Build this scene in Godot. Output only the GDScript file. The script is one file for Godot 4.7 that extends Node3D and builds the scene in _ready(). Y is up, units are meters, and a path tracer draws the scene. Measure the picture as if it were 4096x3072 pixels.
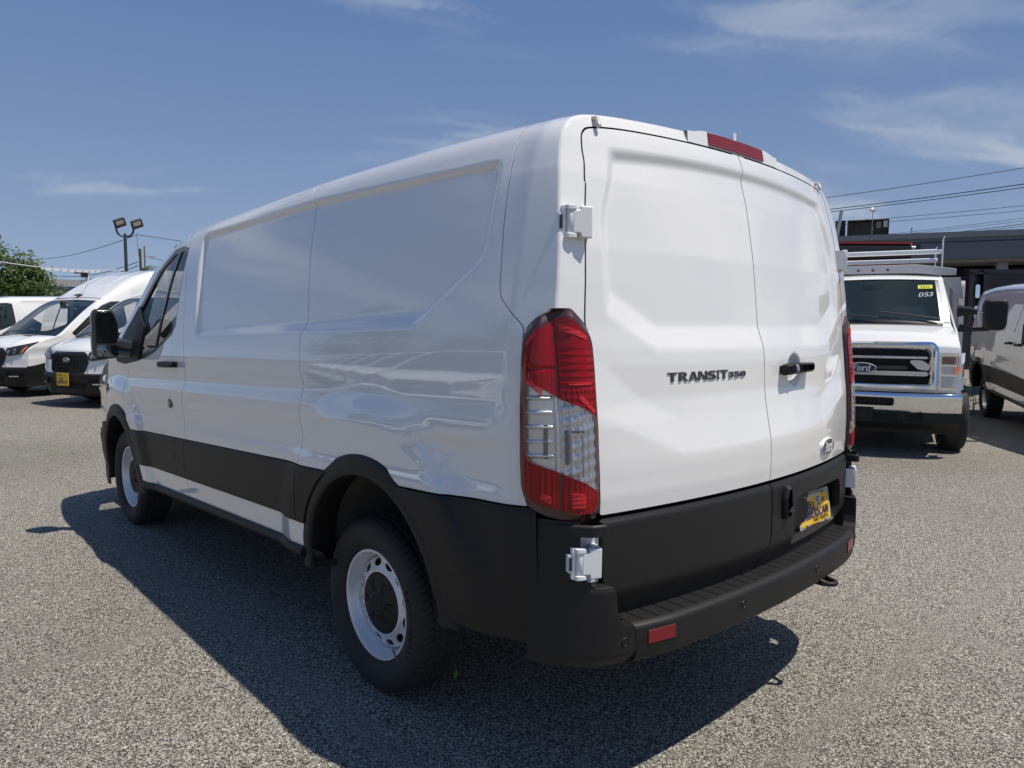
extends Node3D

const SH := 0.035        # the unladen van stands nose-low: rise of the body per metre towards its tail
var M := {}
var rng := RandomNumberGenerator.new()
var SEC := PackedVector2Array()
var high_roof := false
var names := {}
var fnt := {}


class G:
	var v := PackedVector3Array()
	var n := PackedVector3Array()
	var uv := PackedVector2Array()
	var ix := PackedInt32Array()

	func vert(p: Vector3, q: Vector3, t := Vector2.ZERO) -> int:
		v.append(p)
		n.append(q)
		uv.append(t)
		return v.size() - 1

	func t3(a: int, b: int, c: int) -> void:
		if (v[c] - v[a]).cross(v[b] - v[a]).dot(n[a] + n[b] + n[c]) < 0.0:
			ix.append(a); ix.append(c); ix.append(b)
		else:
			ix.append(a); ix.append(b); ix.append(c)

	func fan(ps: Array, q: Vector3) -> void:
		var f := v.size()
		for p in ps:
			vert(p, q)
		for i in range(1, ps.size() - 1):
			t3(f, f + i, f + i + 1)

	func quad(a: Vector3, b: Vector3, c: Vector3, d: Vector3, q := Vector3.ZERO) -> void:
		if q == Vector3.ZERO:
			q = (c - a).cross(d - b).normalized()
		fan([a, b, c, d], q)

	func box(c: Vector3, s: Vector3, b := Basis()) -> void:
		var h := s * 0.5
		for ax in 3:
			for sg in [-1.0, 1.0]:
				var q := Vector3.ZERO
				q[ax] = sg
				var e := Vector3.ZERO
				e[(ax + 1) % 3] = h[(ax + 1) % 3]
				var f := Vector3.ZERO
				f[(ax + 2) % 3] = h[(ax + 2) % 3]
				var o: Vector3 = q * h
				fan([c + b * (o - e - f), c + b * (o + e - f), c + b * (o + e + f), c + b * (o - e + f)], (b * q).normalized())

	func tube(path: Array, r, k := 8, cap := true) -> void:
		var rings := []
		var up := Vector3.UP
		var side := Vector3.ZERO
		for i in path.size():
			var d: Vector3 = ((path[mini(i + 1, path.size() - 1)] as Vector3) - (path[maxi(i - 1, 0)] as Vector3)).normalized()
			if i == 0:
				side = d.cross(up if absf(d.y) < 0.9 else Vector3.RIGHT).normalized()
			else:
				side = (side - d * side.dot(d)).normalized()
			var o := d.cross(side)
			var rad: float = r[i] if r is Array else r
			var ring := []
			for j in k:
				var a := TAU * j / k
				var q := side * cos(a) + o * sin(a)
				ring.append(vert((path[i] as Vector3) + q * rad, q, Vector2(float(j) / k, i)))
			rings.append(ring)
			if cap and (i == 0 or i == path.size() - 1):
				var ps := []
				for j in k:
					ps.append(v[ring[j]])
				fan(ps, -d if i == 0 else d)
		for i in path.size() - 1:
			for j in k:
				var e := (j + 1) % k
				t3(rings[i][j], rings[i][e], rings[i + 1][e])
				t3(rings[i][j], rings[i + 1][e], rings[i + 1][j])

	# profile of (radius, height along the axis); the axis is the transform's y
	func lathe(pr: Array, xf: Transform3D, k := 32, crease := 0.75) -> void:
		for i in pr.size() - 1:
			var a: Vector2 = pr[i]
			var b: Vector2 = pr[i + 1]
			var d := (b - a).normalized()
			var q := Vector2(d.y, -d.x)
			var qa := q
			var qb := q
			if i > 0:
				var e := (a - (pr[i - 1] as Vector2)).normalized()
				var w := Vector2(e.y, -e.x)
				if w.dot(q) > crease:
					qa = (w + q).normalized()
			if i < pr.size() - 2:
				var e := ((pr[i + 2] as Vector2) - b).normalized()
				var w := Vector2(e.y, -e.x)
				if w.dot(q) > crease:
					qb = (w + q).normalized()
			var f := v.size()
			for j in k + 1:
				var t := TAU * j / k
				var c := Vector3(cos(t), 0, sin(t))
				vert(xf * (c * a.x + Vector3.UP * a.y), (xf.basis * (c * qa.x + Vector3.UP * qa.y)).normalized(), Vector2(float(j) / k, i))
				vert(xf * (c * b.x + Vector3.UP * b.y), (xf.basis * (c * qb.x + Vector3.UP * qb.y)).normalized(), Vector2(float(j) / k, i + 1))
			for j in k:
				var o := f + j * 2
				t3(o, o + 1, o + 3)
				t3(o, o + 3, o + 2)

	# an outline in the transform's xy plane, drawn out along z from 0 to d, with a bevel round its front
	func prism(po: PackedVector2Array, xf: Transform3D, d: float, bev := 0.0, back := true) -> void:
		if Geometry2D.is_polygon_clockwise(po):
			po = po.duplicate()
			po.reverse()
		var m := po.size()
		var en := []
		for i in m:
			var e := (po[(i + 1) % m] - po[i]).normalized()
			en.append(Vector2(e.y, -e.x))
		var ins := PackedVector2Array()
		for i in m:
			var a: Vector2 = en[(i + m - 1) % m]
			var b: Vector2 = en[i]
			var q := (a + b).normalized()
			ins.append(po[i] - q * (bev / maxf(0.5, q.dot(b))))
		var tri := Geometry2D.triangulate_polygon(ins if bev > 0 else po)
		var z := xf.basis.z.normalized()
		var f := v.size()
		for p in ins:
			vert(xf * Vector3(p.x, p.y, d), z, p)
		for i in range(0, tri.size(), 3):
			t3(f + tri[i], f + tri[i + 1], f + tri[i + 2])
		if back:
			f = v.size()
			for p in po:
				vert(xf * Vector3(p.x, p.y, 0), -z, p)
			var tb := Geometry2D.triangulate_polygon(po)
			for i in range(0, tb.size(), 3):
				t3(f + tb[i], f + tb[i + 1], f + tb[i + 2])
		for i in m:
			var j := (i + 1) % m
			var a: Vector2 = en[i]
			var qa: Vector2 = a
			var qb: Vector2 = a
			if a.dot(en[(i + m - 1) % m]) > 0.6:
				qa = (a + (en[(i + m - 1) % m] as Vector2)).normalized()
			if a.dot(en[j]) > 0.6:
				qb = (a + (en[j] as Vector2)).normalized()
			var na := (xf.basis * Vector3(qa.x, qa.y, 0)).normalized()
			var nb := (xf.basis * Vector3(qb.x, qb.y, 0)).normalized()
			f = v.size()
			vert(xf * Vector3(po[i].x, po[i].y, 0), na)
			vert(xf * Vector3(po[j].x, po[j].y, 0), nb)
			vert(xf * Vector3(po[j].x, po[j].y, d - bev), nb)
			vert(xf * Vector3(po[i].x, po[i].y, d - bev), na)
			t3(f, f + 1, f + 2)
			t3(f, f + 2, f + 3)
			if bev > 0:
				f = v.size()
				vert(xf * Vector3(po[i].x, po[i].y, d - bev), na)
				vert(xf * Vector3(po[j].x, po[j].y, d - bev), nb)
				vert(xf * Vector3(ins[j].x, ins[j].y, d), (nb + z * 1.5).normalized())
				vert(xf * Vector3(ins[i].x, ins[i].y, d), (na + z * 1.5).normalized())
				t3(f, f + 1, f + 2)
				t3(f, f + 2, f + 3)

	# a sheet fn(u, v), cut where any of the fields (of the point) is negative; cut edges are turned in by hem
	func patch(fn: Callable, us: PackedFloat32Array, vs: PackedFloat32Array, out: Vector3, cuts := [], hem := 0.0, sides := false, uvcuts := []) -> void:
		var nu := us.size()
		var nv := vs.size()
		var P := PackedVector3Array()
		P.resize(nu * nv)
		for j in nv:
			for i in nu:
				P[j * nu + i] = fn.call(us[i], vs[j])
		var N := PackedVector3Array()
		N.resize(nu * nv)
		var sg := 0.0
		for j in nv:
			for i in nu:
				var du := P[j * nu + mini(i + 1, nu - 1)] - P[j * nu + maxi(i - 1, 0)]
				var dv := P[mini(j + 1, nv - 1) * nu + i] - P[maxi(j - 1, 0) * nu + i]
				var q := du.cross(dv).normalized()
				sg += q.dot(out)
				N[j * nu + i] = q
		if sg < 0:
			for i in N.size():
				N[i] = -N[i]
		var K := cuts.size() + uvcuts.size()
		var F := []
		for c in uvcuts:
			var a := PackedFloat32Array()
			a.resize(nu * nv)
			for i in nu * nv:
				a[i] = c.call(us[i % nu], vs[i / nu])
			F.append(a)
		for c in cuts:
			var a := PackedFloat32Array()
			a.resize(nu * nv)
			for i in nu * nv:
				a[i] = c.call(P[i])
			F.append(a)
		var ids := PackedInt32Array()
		ids.resize(nu * nv)
		ids.fill(-1)
		for j in nv - 1:
			for i in nu - 1:
				var o := [j * nu + i, j * nu + i + 1, (j + 1) * nu + i + 1, (j + 1) * nu + i]
				var all_in := true
				var none := false
				for k in K:
					var a: PackedFloat32Array = F[k]
					var c := 0
					for e in o:
						if a[e] >= 0:
							c += 1
					if c < 4:
						all_in = false
					if c == 0:
						none = true
						break
				if none:
					continue
				if all_in:
					for e in o:
						if ids[e] < 0:
							ids[e] = vert(P[e], N[e], Vector2(us[e % nu], vs[e / nu]))
					t3(ids[o[0]], ids[o[1]], ids[o[2]])
					t3(ids[o[0]], ids[o[2]], ids[o[3]])
				else:
					for t in [[o[0], o[1], o[2]], [o[0], o[2], o[3]]]:
						_cut(t, P, N, F, hem)
		if sides and hem > 0:
			for i in nu - 1:
				_hem(P[i], P[i + 1], N[i], hem, P[nu + i] - P[i])
				var e := (nv - 1) * nu + i
				_hem(P[e], P[e + 1], N[e], hem, P[e - nu] - P[e])
			for j in nv - 1:
				_hem(P[j * nu], P[j * nu + nu], N[j * nu], hem, P[j * nu + 1] - P[j * nu])
				var e := j * nu + nu - 1
				_hem(P[e], P[e + nu], N[e], hem, P[e - 1] - P[e])

	func _hem(a: Vector3, b: Vector3, q: Vector3, h: float, inward: Vector3) -> void:
		var w := (b - a).cross(q).normalized()
		if w.dot(inward) > 0:
			w = -w
		fan([a, b, b - q * h, a - q * h], w)

	func _cut(t: Array, P: PackedVector3Array, N: PackedVector3Array, F: Array, hem: float) -> void:
		var poly := []
		for e in t:
			var vals := []
			for a in F:
				vals.append(a[e])
			poly.append([P[e], N[e], vals])
		for k in F.size():
			var res := []
			for i in poly.size():
				var a: Array = poly[i]
				var b: Array = poly[(i + 1) % poly.size()]
				var fa: float = a[2][k]
				var fb: float = b[2][k]
				if fa >= 0:
					res.append(a)
				if (fa >= 0) != (fb >= 0):
					var w := fa / (fa - fb)
					var vals := []
					for m in F.size():
						vals.append(lerpf(a[2][m], b[2][m], w))
					vals[k] = 0.0
					res.append([(a[0] as Vector3).lerp(b[0], w), (a[1] as Vector3).lerp(b[1], w).normalized(), vals])
			poly = res
			if poly.size() < 3:
				return
		var f := v.size()
		var mid := Vector3.ZERO
		for p in poly:
			vert(p[0], p[1])
			mid += p[0]
		mid /= poly.size()
		for i in range(1, poly.size() - 1):
			t3(f, f + i, f + i + 1)
		if hem > 0:
			for i in poly.size():
				var a: Array = poly[i]
				var b: Array = poly[(i + 1) % poly.size()]
				for k in F.size():
					if absf(a[2][k]) < 1e-7 and absf(b[2][k]) < 1e-7:
						_hem(a[0], b[0], a[1], hem, mid - a[0])
						break

	# a cushion: the outline, drawn in towards its middle as it rises
	func pillow(po: PackedVector2Array, xf: Transform3D, d: float, inset := 0.30, k := 6) -> void:
		var mid := Vector2.ZERO
		for p in po:
			mid += p
		mid /= po.size()
		var m := po.size()
		var rows := []
		for i in k + 1:
			var a := PI / 2 * i / k
			var f := 1.0 - inset * (1.0 - cos(a))
			for j in m:
				var p := mid + (po[j] - mid) * f
				var e := (po[(j + 1) % m] - po[(j + m - 1) % m]).normalized()
				var o := Vector2(e.y, -e.x)
				if o.dot(po[j] - mid) < 0:
					o = -o
				vert(xf * Vector3(p.x, p.y, d * sin(a)), (xf.basis * Vector3(o.x * cos(a), o.y * cos(a), sin(a))).normalized(), p)
		var f0 := v.size() - m * (k + 1)
		for i in k:
			for j in m:
				var e := (j + 1) % m
				t3(f0 + i * m + j, f0 + i * m + e, f0 + (i + 1) * m + e)
				t3(f0 + i * m + j, f0 + (i + 1) * m + e, f0 + (i + 1) * m + j)
		var c := vert(xf * Vector3(mid.x, mid.y, d), xf.basis.z.normalized())
		for j in m:
			t3(c, f0 + k * m + j, f0 + k * m + (j + 1) % m)

	func text(s: String, font: Font, size: float, xf: Transform3D, depth := 0.002, width := 0.0, skew := 0.0) -> void:
		var tm := TextMesh.new()
		tm.text = s
		tm.font = font
		tm.font_size = 64
		tm.pixel_size = 0.01
		tm.depth = 0.1
		var a := tm.get_mesh_arrays()
		var P: PackedVector3Array = a[Mesh.ARRAY_VERTEX]
		if P.is_empty():
			return
		var lo := P[0]
		var hi := P[0]
		for p in P:
			lo = lo.min(p)
			hi = hi.max(p)
		var sy := size / (hi.y - lo.y)
		var sx := sy if width <= 0 else width / (hi.x - lo.x)
		var mid := (lo + hi) * 0.5
		var Q: PackedVector3Array = a[Mesh.ARRAY_NORMAL]
		var I: PackedInt32Array = a[Mesh.ARRAY_INDEX] if a[Mesh.ARRAY_INDEX] != null else PackedInt32Array(range(P.size()))
		var f := v.size()
		for i in P.size():
			var p := (P[i] - mid)
			vert(xf * Vector3(p.x * sx + p.y * sy * skew, p.y * sy, (p.z / 0.1 + 0.5) * depth), (xf.basis * Q[i]).normalized())
		for i in range(0, I.size(), 3):
			t3(f + I[i], f + I[i + 1], f + I[i + 2])

	func mirrored() -> G:
		var g := G.new()
		for i in v.size():
			g.vert(v[i] * Vector3(-1, 1, 1), n[i] * Vector3(-1, 1, 1), uv[i])
		for i in range(0, ix.size(), 3):
			g.t3(ix[i], ix[i + 1], ix[i + 2])
		return g

	func add(o: G, xf := Transform3D()) -> void:
		var f := v.size()
		for i in o.v.size():
			vert(xf * o.v[i], (xf.basis * o.n[i]).normalized(), o.uv[i])
		for i in o.ix:
			ix.append(f + i)

	func mesh(m: Material) -> ArrayMesh:
		var a := []
		a.resize(Mesh.ARRAY_MAX)
		a[Mesh.ARRAY_VERTEX] = v
		a[Mesh.ARRAY_NORMAL] = n
		a[Mesh.ARRAY_TEX_UV] = uv
		a[Mesh.ARRAY_INDEX] = ix
		var r := ArrayMesh.new()
		r.add_surface_from_arrays(Mesh.PRIMITIVE_TRIANGLES, a)
		r.surface_set_material(0, m)
		return r


# ---------------------------------------------------------------- naming

func numbered(s: String) -> String:
	names[s] = names.get(s, -1) + 1
	return s if names[s] == 0 else "%s_%03d" % [s, names[s]]


func obj(called: String, g: G, m: Material, parent: Node = null) -> MeshInstance3D:
	var o := MeshInstance3D.new()
	o.name = called if parent else numbered(called)
	if parent:
		var base := called
		var k := 0
		while parent.has_node(NodePath(o.name)):
			k += 1
			o.name = "%s_%03d" % [base, k]
	o.mesh = g.mesh(m)
	(parent if parent else self).add_child(o, true)
	return o


func tag(o: Node, label: String, category := "", group := "", kind := "") -> void:
	if label:
		o.set_meta("label", label)
	if category:
		o.set_meta("category", category)
	if group:
		o.set_meta("group", group)
	if kind:
		o.set_meta("kind", kind)


func thing(called: String, label: String, category: String, at := Vector3.ZERO, turn := 0.0, group := "") -> Node3D:
	var o := Node3D.new()
	o.name = numbered(called)
	add_child(o, true)
	o.position = at
	o.rotation.y = turn
	tag(o, label, category, group)
	return o


func dup(root: Node3D, label: String, at: Vector3, turn: float) -> Node3D:
	var r: Node3D = root.duplicate()
	r.name = numbered(String(root.name).rstrip("0123456789_"))
	add_child(r, true)
	r.position = at
	r.rotation.y = turn
	r.set_meta("label", label)
	return r


# ---------------------------------------------------------------- small maths

func sm(a: float, b: float, x: float) -> float:
	var t := clampf((x - a) / (b - a), 0.0, 1.0)
	return t * t * (3.0 - 2.0 * t)


func ramp(x: float, r := 0.14) -> float:      # straight rise from 0 to 1 with rounded ends
	if x <= -r or x >= 1.0 + r:
		return clampf(x, 0, 1)
	if x < r:
		return (x + r) * (x + r) / (4.0 * r)
	if x > 1.0 - r:
		return 1.0 - (1.0 + r - x) * (1.0 + r - x) / (4.0 * r)
	return x


func smin(a: float, b: float, k: float) -> float:
	var h := clampf(0.5 + 0.5 * (b - a) / k, 0.0, 1.0)
	return lerpf(b, a, h) - k * h * (1.0 - h)


func tab(t: Array, x: float) -> float:       # flat list of x, y pairs, x rising
	var m := t.size()
	if x <= t[0]:
		return t[1]
	for i in range(2, m, 2):
		if x <= t[i]:
			return lerpf(t[i - 1], t[i + 1], (x - t[i - 2]) / (t[i] - t[i - 2]))
	return t[m - 1]


func psdf(po: PackedVector2Array, p: Vector2) -> float:   # distance inside an outline
	var d := 1e9
	var c := false
	var j := po.size() - 1
	for i in po.size():
		var a := po[i]
		var b := po[j]
		var e := b - a
		var w := p - a
		var q := w - e * clampf(w.dot(e) / e.length_squared(), 0, 1)
		d = minf(d, q.length_squared())
		if (a.y > p.y) != (b.y > p.y) and p.x < (b.x - a.x) * (p.y - a.y) / (b.y - a.y) + a.x:
			c = not c
		j = i
	return sqrt(d) if c else -sqrt(d)


func steps(a: float, b: float, s: float) -> PackedFloat32Array:
	var k := maxi(1, int(ceil((b - a) / s)))
	var r := PackedFloat32Array()
	for i in k + 1:
		r.append(lerpf(a, b, float(i) / k))
	return r


func pv(a: Array) -> PackedVector2Array:      # flat list to points
	var r := PackedVector2Array()
	for i in range(0, a.size(), 2):
		r.append(Vector2(a[i], a[i + 1]))
	return r


func rpoly(po: PackedVector2Array, r: float, k := 4) -> PackedVector2Array:
	var o := PackedVector2Array()
	var m := po.size()
	for i in m:
		var p := po[i]
		var a := (po[(i + m - 1) % m] - p)
		var b := (po[(i + 1) % m] - p)
		var t := minf(r, 0.48 * minf(a.length(), b.length()))
		a = p + a.normalized() * t
		b = p + b.normalized() * t
		for j in k + 1:
			var w := float(j) / k
			o.append(a.lerp(p, w).lerp(p.lerp(b, w), w))
	return o


func rrect(w: float, h: float, r: float, k := 4) -> PackedVector2Array:
	return rpoly(pv([-w / 2, -h / 2, w / 2, -h / 2, w / 2, h / 2, -w / 2, h / 2]), r, k)


func ellipse(a: float, b: float, k := 28) -> PackedVector2Array:
	var o := PackedVector2Array()
	for i in k:
		o.append(Vector2(cos(TAU * i / k) * a, sin(TAU * i / k) * b))
	return o


func frame(at: Vector3, x: Vector3, y: Vector3) -> Transform3D:
	var z := x.cross(y).normalized()
	x = x.normalized()
	return Transform3D(Basis(x, z.cross(x), z), at)


# ---------------------------------------------------------------- materials

func lin(r: float, g: float, b: float, a := 1.0) -> Color:
	var c := Color(r, g, b).linear_to_srgb()
	c.a = a
	return c


func mat(called: String, c: Color, rough := 0.5, metal := 0.0) -> StandardMaterial3D:
	var m := StandardMaterial3D.new()
	m.resource_name = called
	m.albedo_color = c
	m.roughness = rough
	m.metallic = metal
	M[called] = m
	return m


func noise_tex(seed_: int, kind: int, freq: float, size: int, ramp: Array, normal := 0.0, octaves := 1, cell := -1) -> NoiseTexture2D:
	var f := FastNoiseLite.new()
	f.seed = seed_
	f.noise_type = kind
	f.frequency = freq
	f.fractal_type = FastNoiseLite.FRACTAL_FBM if octaves > 1 else FastNoiseLite.FRACTAL_NONE
	f.fractal_octaves = octaves
	if cell >= 0:
		f.cellular_return_type = cell
	var t := NoiseTexture2D.new()
	t.noise = f
	t.width = size
	t.height = size
	t.seamless = true
	t.seamless_blend_skirt = 0.08
	t.generate_mipmaps = false
	if normal > 0:
		t.as_normal_map = true
		t.bump_strength = normal
	elif ramp:
		var g := Gradient.new()
		var o := PackedFloat32Array()
		var c := PackedColorArray()
		for i in range(0, ramp.size(), 2):
			o.append(ramp[i])
			c.append(ramp[i + 1])
		g.offsets = o
		g.colors = c
		t.color_ramp = g
	return t


func materials() -> void:
	var m := mat("white_paint", lin(0.80, 0.805, 0.80), 0.06)
	m.clearcoat_enabled = true
	m.clearcoat = 1.0
	m.clearcoat_roughness = 0.01
	m.metallic_specular = 0.52
	m = mat("black_plastic", lin(0.013, 0.013, 0.0135), 0.5)
	m.metallic_specular = 0.4
	m.normal_enabled = true
	m.normal_texture = noise_tex(5, FastNoiseLite.TYPE_SIMPLEX, 0.35, 256, [], 1.6)
	m.normal_scale = 0.25
	m.uv1_triplanar = true
	m.uv1_scale = Vector3(4, 4, 4)
	mat("dark_gap", lin(0.008, 0.008, 0.009), 0.9)
	mat("underbody", lin(0.02, 0.02, 0.02), 0.8)
	mat("liner", lin(0.10, 0.096, 0.088), 0.8)
	mat("chrome", lin(0.86, 0.87, 0.88), 0.06, 1.0)
	mat("satin_chrome", lin(0.62, 0.63, 0.64), 0.22, 1.0)
	m = mat("gloss_black", lin(0.012, 0.012, 0.013), 0.18)
	m.clearcoat_enabled = true
	m.clearcoat = 1.0
	m = mat("wheel_silver", lin(0.74, 0.75, 0.77), 0.34, 0.35)
	m = mat("tyre", lin(0.016, 0.016, 0.017), 0.72)
	m.rim_enabled = true
	m.rim = 0.2
	mat("hinge_white", lin(0.74, 0.76, 0.77), 0.45)
	m = mat("red_lens", lin(0.25, 0.002, 0.006), 0.2)
	m.metallic_specular = 0.25
	m.clearcoat_enabled = true
	m.clearcoat = 0.55
	m.clearcoat_roughness = 0.02
	m = mat("dark_red_lens", lin(0.035, 0.002, 0.003), 0.1)
	m.clearcoat_enabled = true
	m = mat("bright_red", lin(0.50, 0.006, 0.012), 0.25)
	m.metallic_specular = 0.25
	m.clearcoat_enabled = true
	mat("reflector_red", lin(0.20, 0.012, 0.016), 0.3)
	mat("amber_dark", lin(0.16, 0.05, 0.025), 0.3)
	m = mat("amber", lin(0.75, 0.16, 0.02), 0.2)
	m.clearcoat_enabled = true
	m = mat("lamp_silver", lin(0.55, 0.56, 0.57), 0.28, 0.75)
	m = mat("glass", lin(0.02, 0.05, 0.045, 0.22), 0.02)
	m.transparency = BaseMaterial3D.TRANSPARENCY_ALPHA
	m = mat("dark_glass", lin(0.008, 0.012, 0.012, 0.66), 0.02)
	m.transparency = BaseMaterial3D.TRANSPARENCY_ALPHA
	m = mat("clear_lens", lin(0.9, 0.9, 0.92, 0.06), 0.02)
	m.transparency = BaseMaterial3D.TRANSPARENCY_ALPHA
	mat("mirror_glass", lin(0.22, 0.24, 0.25), 0.02, 1.0)
	m = mat("mirror_dark", lin(0.006, 0.006, 0.007), 0.08)
	m.metallic_specular = 0.35
	mat("interior_dark", lin(0.025, 0.026, 0.028), 0.8)
	mat("interior_panel", lin(0.62, 0.70, 0.66), 0.6)
	mat("seat", lin(0.035, 0.035, 0.037), 0.9)
	mat("plate_yellow", lin(0.80, 0.50, 0.03), 0.4)
	mat("frame_grey", lin(0.50, 0.50, 0.46), 0.35)
	mat("print_black", lin(0.015, 0.015, 0.015), 0.6)
	mat("print_navy", lin(0.02, 0.03, 0.12), 0.5)
	mat("print_red", lin(0.45, 0.03, 0.03), 0.5)
	mat("print_white", lin(0.8, 0.8, 0.8), 0.5)
	mat("print_blue", lin(0.05, 0.12, 0.35), 0.5)
	m = mat("badge_navy", lin(0.008, 0.014, 0.05), 0.15)
	m.clearcoat_enabled = true
	mat("sticker_yellow", lin(0.75, 0.75, 0.05), 0.5)
	mat("chalk", lin(0.7, 0.75, 0.75), 0.7)
	mat("galvanised", lin(0.42, 0.44, 0.45), 0.45, 0.5)
	mat("body_grey", lin(0.42, 0.43, 0.44), 0.4)
	mat("rack_white", lin(0.75, 0.76, 0.78), 0.35)
	mat("truck_black", lin(0.012, 0.012, 0.015), 0.35)
	mat("tarp_red", lin(0.25, 0.015, 0.02), 0.5)
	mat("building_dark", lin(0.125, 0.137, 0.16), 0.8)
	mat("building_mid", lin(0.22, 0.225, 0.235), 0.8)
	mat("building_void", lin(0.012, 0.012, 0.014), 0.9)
	mat("tan_metal", lin(0.22, 0.195, 0.175), 0.6)
	mat("badge_ring", lin(0.72, 0.73, 0.75), 0.3)
	mat("cab_trim", lin(0.36, 0.37, 0.37), 0.8)
	mat("roof_grey", lin(0.13, 0.135, 0.14), 0.8)
	mat("sign_blue", lin(0.015, 0.02, 0.10), 0.6)
	mat("stucco", lin(0.22, 0.20, 0.17), 0.9)
	mat("pole_green", lin(0.035, 0.05, 0.045), 0.5)
	mat("lamp_bronze", lin(0.035, 0.03, 0.028), 0.5)
	mat("lamp_led", lin(0.6, 0.6, 0.55), 0.3)
	mat("wood_brown", lin(0.085, 0.05, 0.035), 0.9)
	mat("wood_grey", lin(0.19, 0.17, 0.15), 0.9)
	mat("wire", lin(0.05, 0.05, 0.055), 0.7)
	mat("bark", lin(0.08, 0.065, 0.05), 0.95)
	for i in 4:
		m = mat("leaf%d" % i, [lin(0.050, 0.085, 0.028), lin(0.075, 0.11, 0.038), lin(0.032, 0.060, 0.022), lin(0.10, 0.14, 0.05)][i], 0.55)
		m.backlight_enabled = true
		m.backlight = lin(0.12, 0.18, 0.05)
	m = mat("weed", lin(0.13, 0.26, 0.03), 0.5)
	m.backlight_enabled = true
	m.backlight = lin(0.2, 0.3, 0.05)
	mat("cargo", lin(0.3, 0.3, 0.3), 0.8)
	# chip-and-tar ground: stones of many greys, tan and near-white
	var stones := []
	var r := RandomNumberGenerator.new()
	r.seed = 77
	var at := 0.0
	var last := Color.BLACK
	var tone := 0.0
	while at < 1.0:
		var k := r.randf()
		var b := 0.16 + 0.33 * k * k
		if r.randf() < 0.20:
			b = 0.06
		if r.randf() < 0.10:
			b = 0.66
		var warm := r.randf_range(0.0, 0.15)
		var c := lin(b * (1.0 + warm * 0.7), b * (1.0 + warm * 0.25), b * (1.0 - warm))
		if at > 0:
			stones.append_array([at - 0.0005, last])
		stones.append_array([at, c])
		last = c
		at += r.randf_range(0.012, 0.03)
	stones.append_array([1.0, last])
	m = mat("asphalt", Color.WHITE, 0.9)
	m.albedo_texture = noise_tex(11, FastNoiseLite.TYPE_CELLULAR, 0.24, 2048, stones, 0.0, 1, FastNoiseLite.RETURN_CELL_VALUE)
	m.uv1_scale = Vector3(1, 1, 1) / 2.5
	m.normal_enabled = true
	m.normal_texture = noise_tex(11, FastNoiseLite.TYPE_CELLULAR, 0.24, 2048, [], 7.0, 1, FastNoiseLite.RETURN_DISTANCE)
	m.normal_scale = 0.4
	m.metallic_specular = 0.35
	m.detail_enabled = true
	m.detail_blend_mode = BaseMaterial3D.BLEND_MODE_MUL
	m.detail_uv_layer = BaseMaterial3D.DETAIL_UV_2
	m.detail_albedo = noise_tex(3, FastNoiseLite.TYPE_SIMPLEX, 0.006, 512, [0.0, lin(0.70, 0.68, 0.65), 0.4, lin(0.92, 0.90, 0.87), 0.6, lin(0.99, 0.97, 0.94), 1.0, lin(1, 0.99, 0.96)], 0.0, 5)
	m.uv2_scale = Vector3(1, 1, 1) / 23.0
	m.texture_repeat = true


func sky() -> ImageTexture:
	var w := 2048
	var h := 1024
	var n1 := FastNoiseLite.new()
	n1.seed = 4
	n1.noise_type = FastNoiseLite.TYPE_SIMPLEX_SMOOTH
	n1.frequency = 0.55
	n1.fractal_octaves = 4
	n1.domain_warp_enabled = true
	n1.domain_warp_amplitude = 0.9
	n1.domain_warp_frequency = 0.5
	n1.domain_warp_fractal_type = FastNoiseLite.DOMAIN_WARP_FRACTAL_PROGRESSIVE
	n1.domain_warp_fractal_octaves = 3
	var n2 := FastNoiseLite.new()
	n2.seed = 9
	n2.frequency = 0.22
	n2.fractal_octaves = 3
	var data := PackedFloat32Array()
	data.resize(w * h * 3)
	var o := 0
	for y in h:
		var el := PI * (0.5 - (y + 0.5) / h)
		var s := sin(el)
		var cs := cos(el)
		var e := maxf(s, 0.0)
		var k := pow(1.0 - e, 3.6)
		var base := Vector3(0.080, 0.172, 0.40).lerp(Vector3(0.37, 0.48, 0.645), k)
		if s < -0.02:
			base = Vector3(0.24, 0.235, 0.225)
		for x in w:
			var c := base
			if s > 0.0:
				var az := TAU * (x + 0.5) / w
				var bias := lerpf(-0.33, 0.16, smoothstep(0.75, 1.2, az)) - 0.20 * smoothstep(1.6, 3.0, az)
				var q := Vector2(sin(az), -cos(az)) * cs / (s + 0.12)
				# streaks drawn out along one direction
				var a := q.x * 0.86 + q.y * 0.5
				var b := -q.x * 0.5 + q.y * 0.86
				var d := n1.get_noise_2d(a * 0.75, b * 2.0)
				var big := n2.get_noise_2d(q.x, q.y)
				var cover := clampf(d * 1.1 + big * 0.8 + bias + 0.20 * exp(-s * 6.0) * smoothstep(0.9, 1.2, az), 0.0, 1.0)
				cover = cover * cover * (3.0 - 2.0 * cover) * 0.8 * smoothstep(-0.02, 0.05, s)
				c = base.lerp(Vector3(0.66, 0.69, 0.73), cover)
			data[o] = c.x
			data[o + 1] = c.y
			data[o + 2] = c.z
			o += 3
	return ImageTexture.create_from_image(Image.create_from_data(w, h, false, Image.FORMAT_RGBF, data.to_byte_array()))


# ---------------------------------------------------------------- the cargo van: body surfaces
# x to the right, y up, -z forward, origin on the ground under the rear axle

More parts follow.
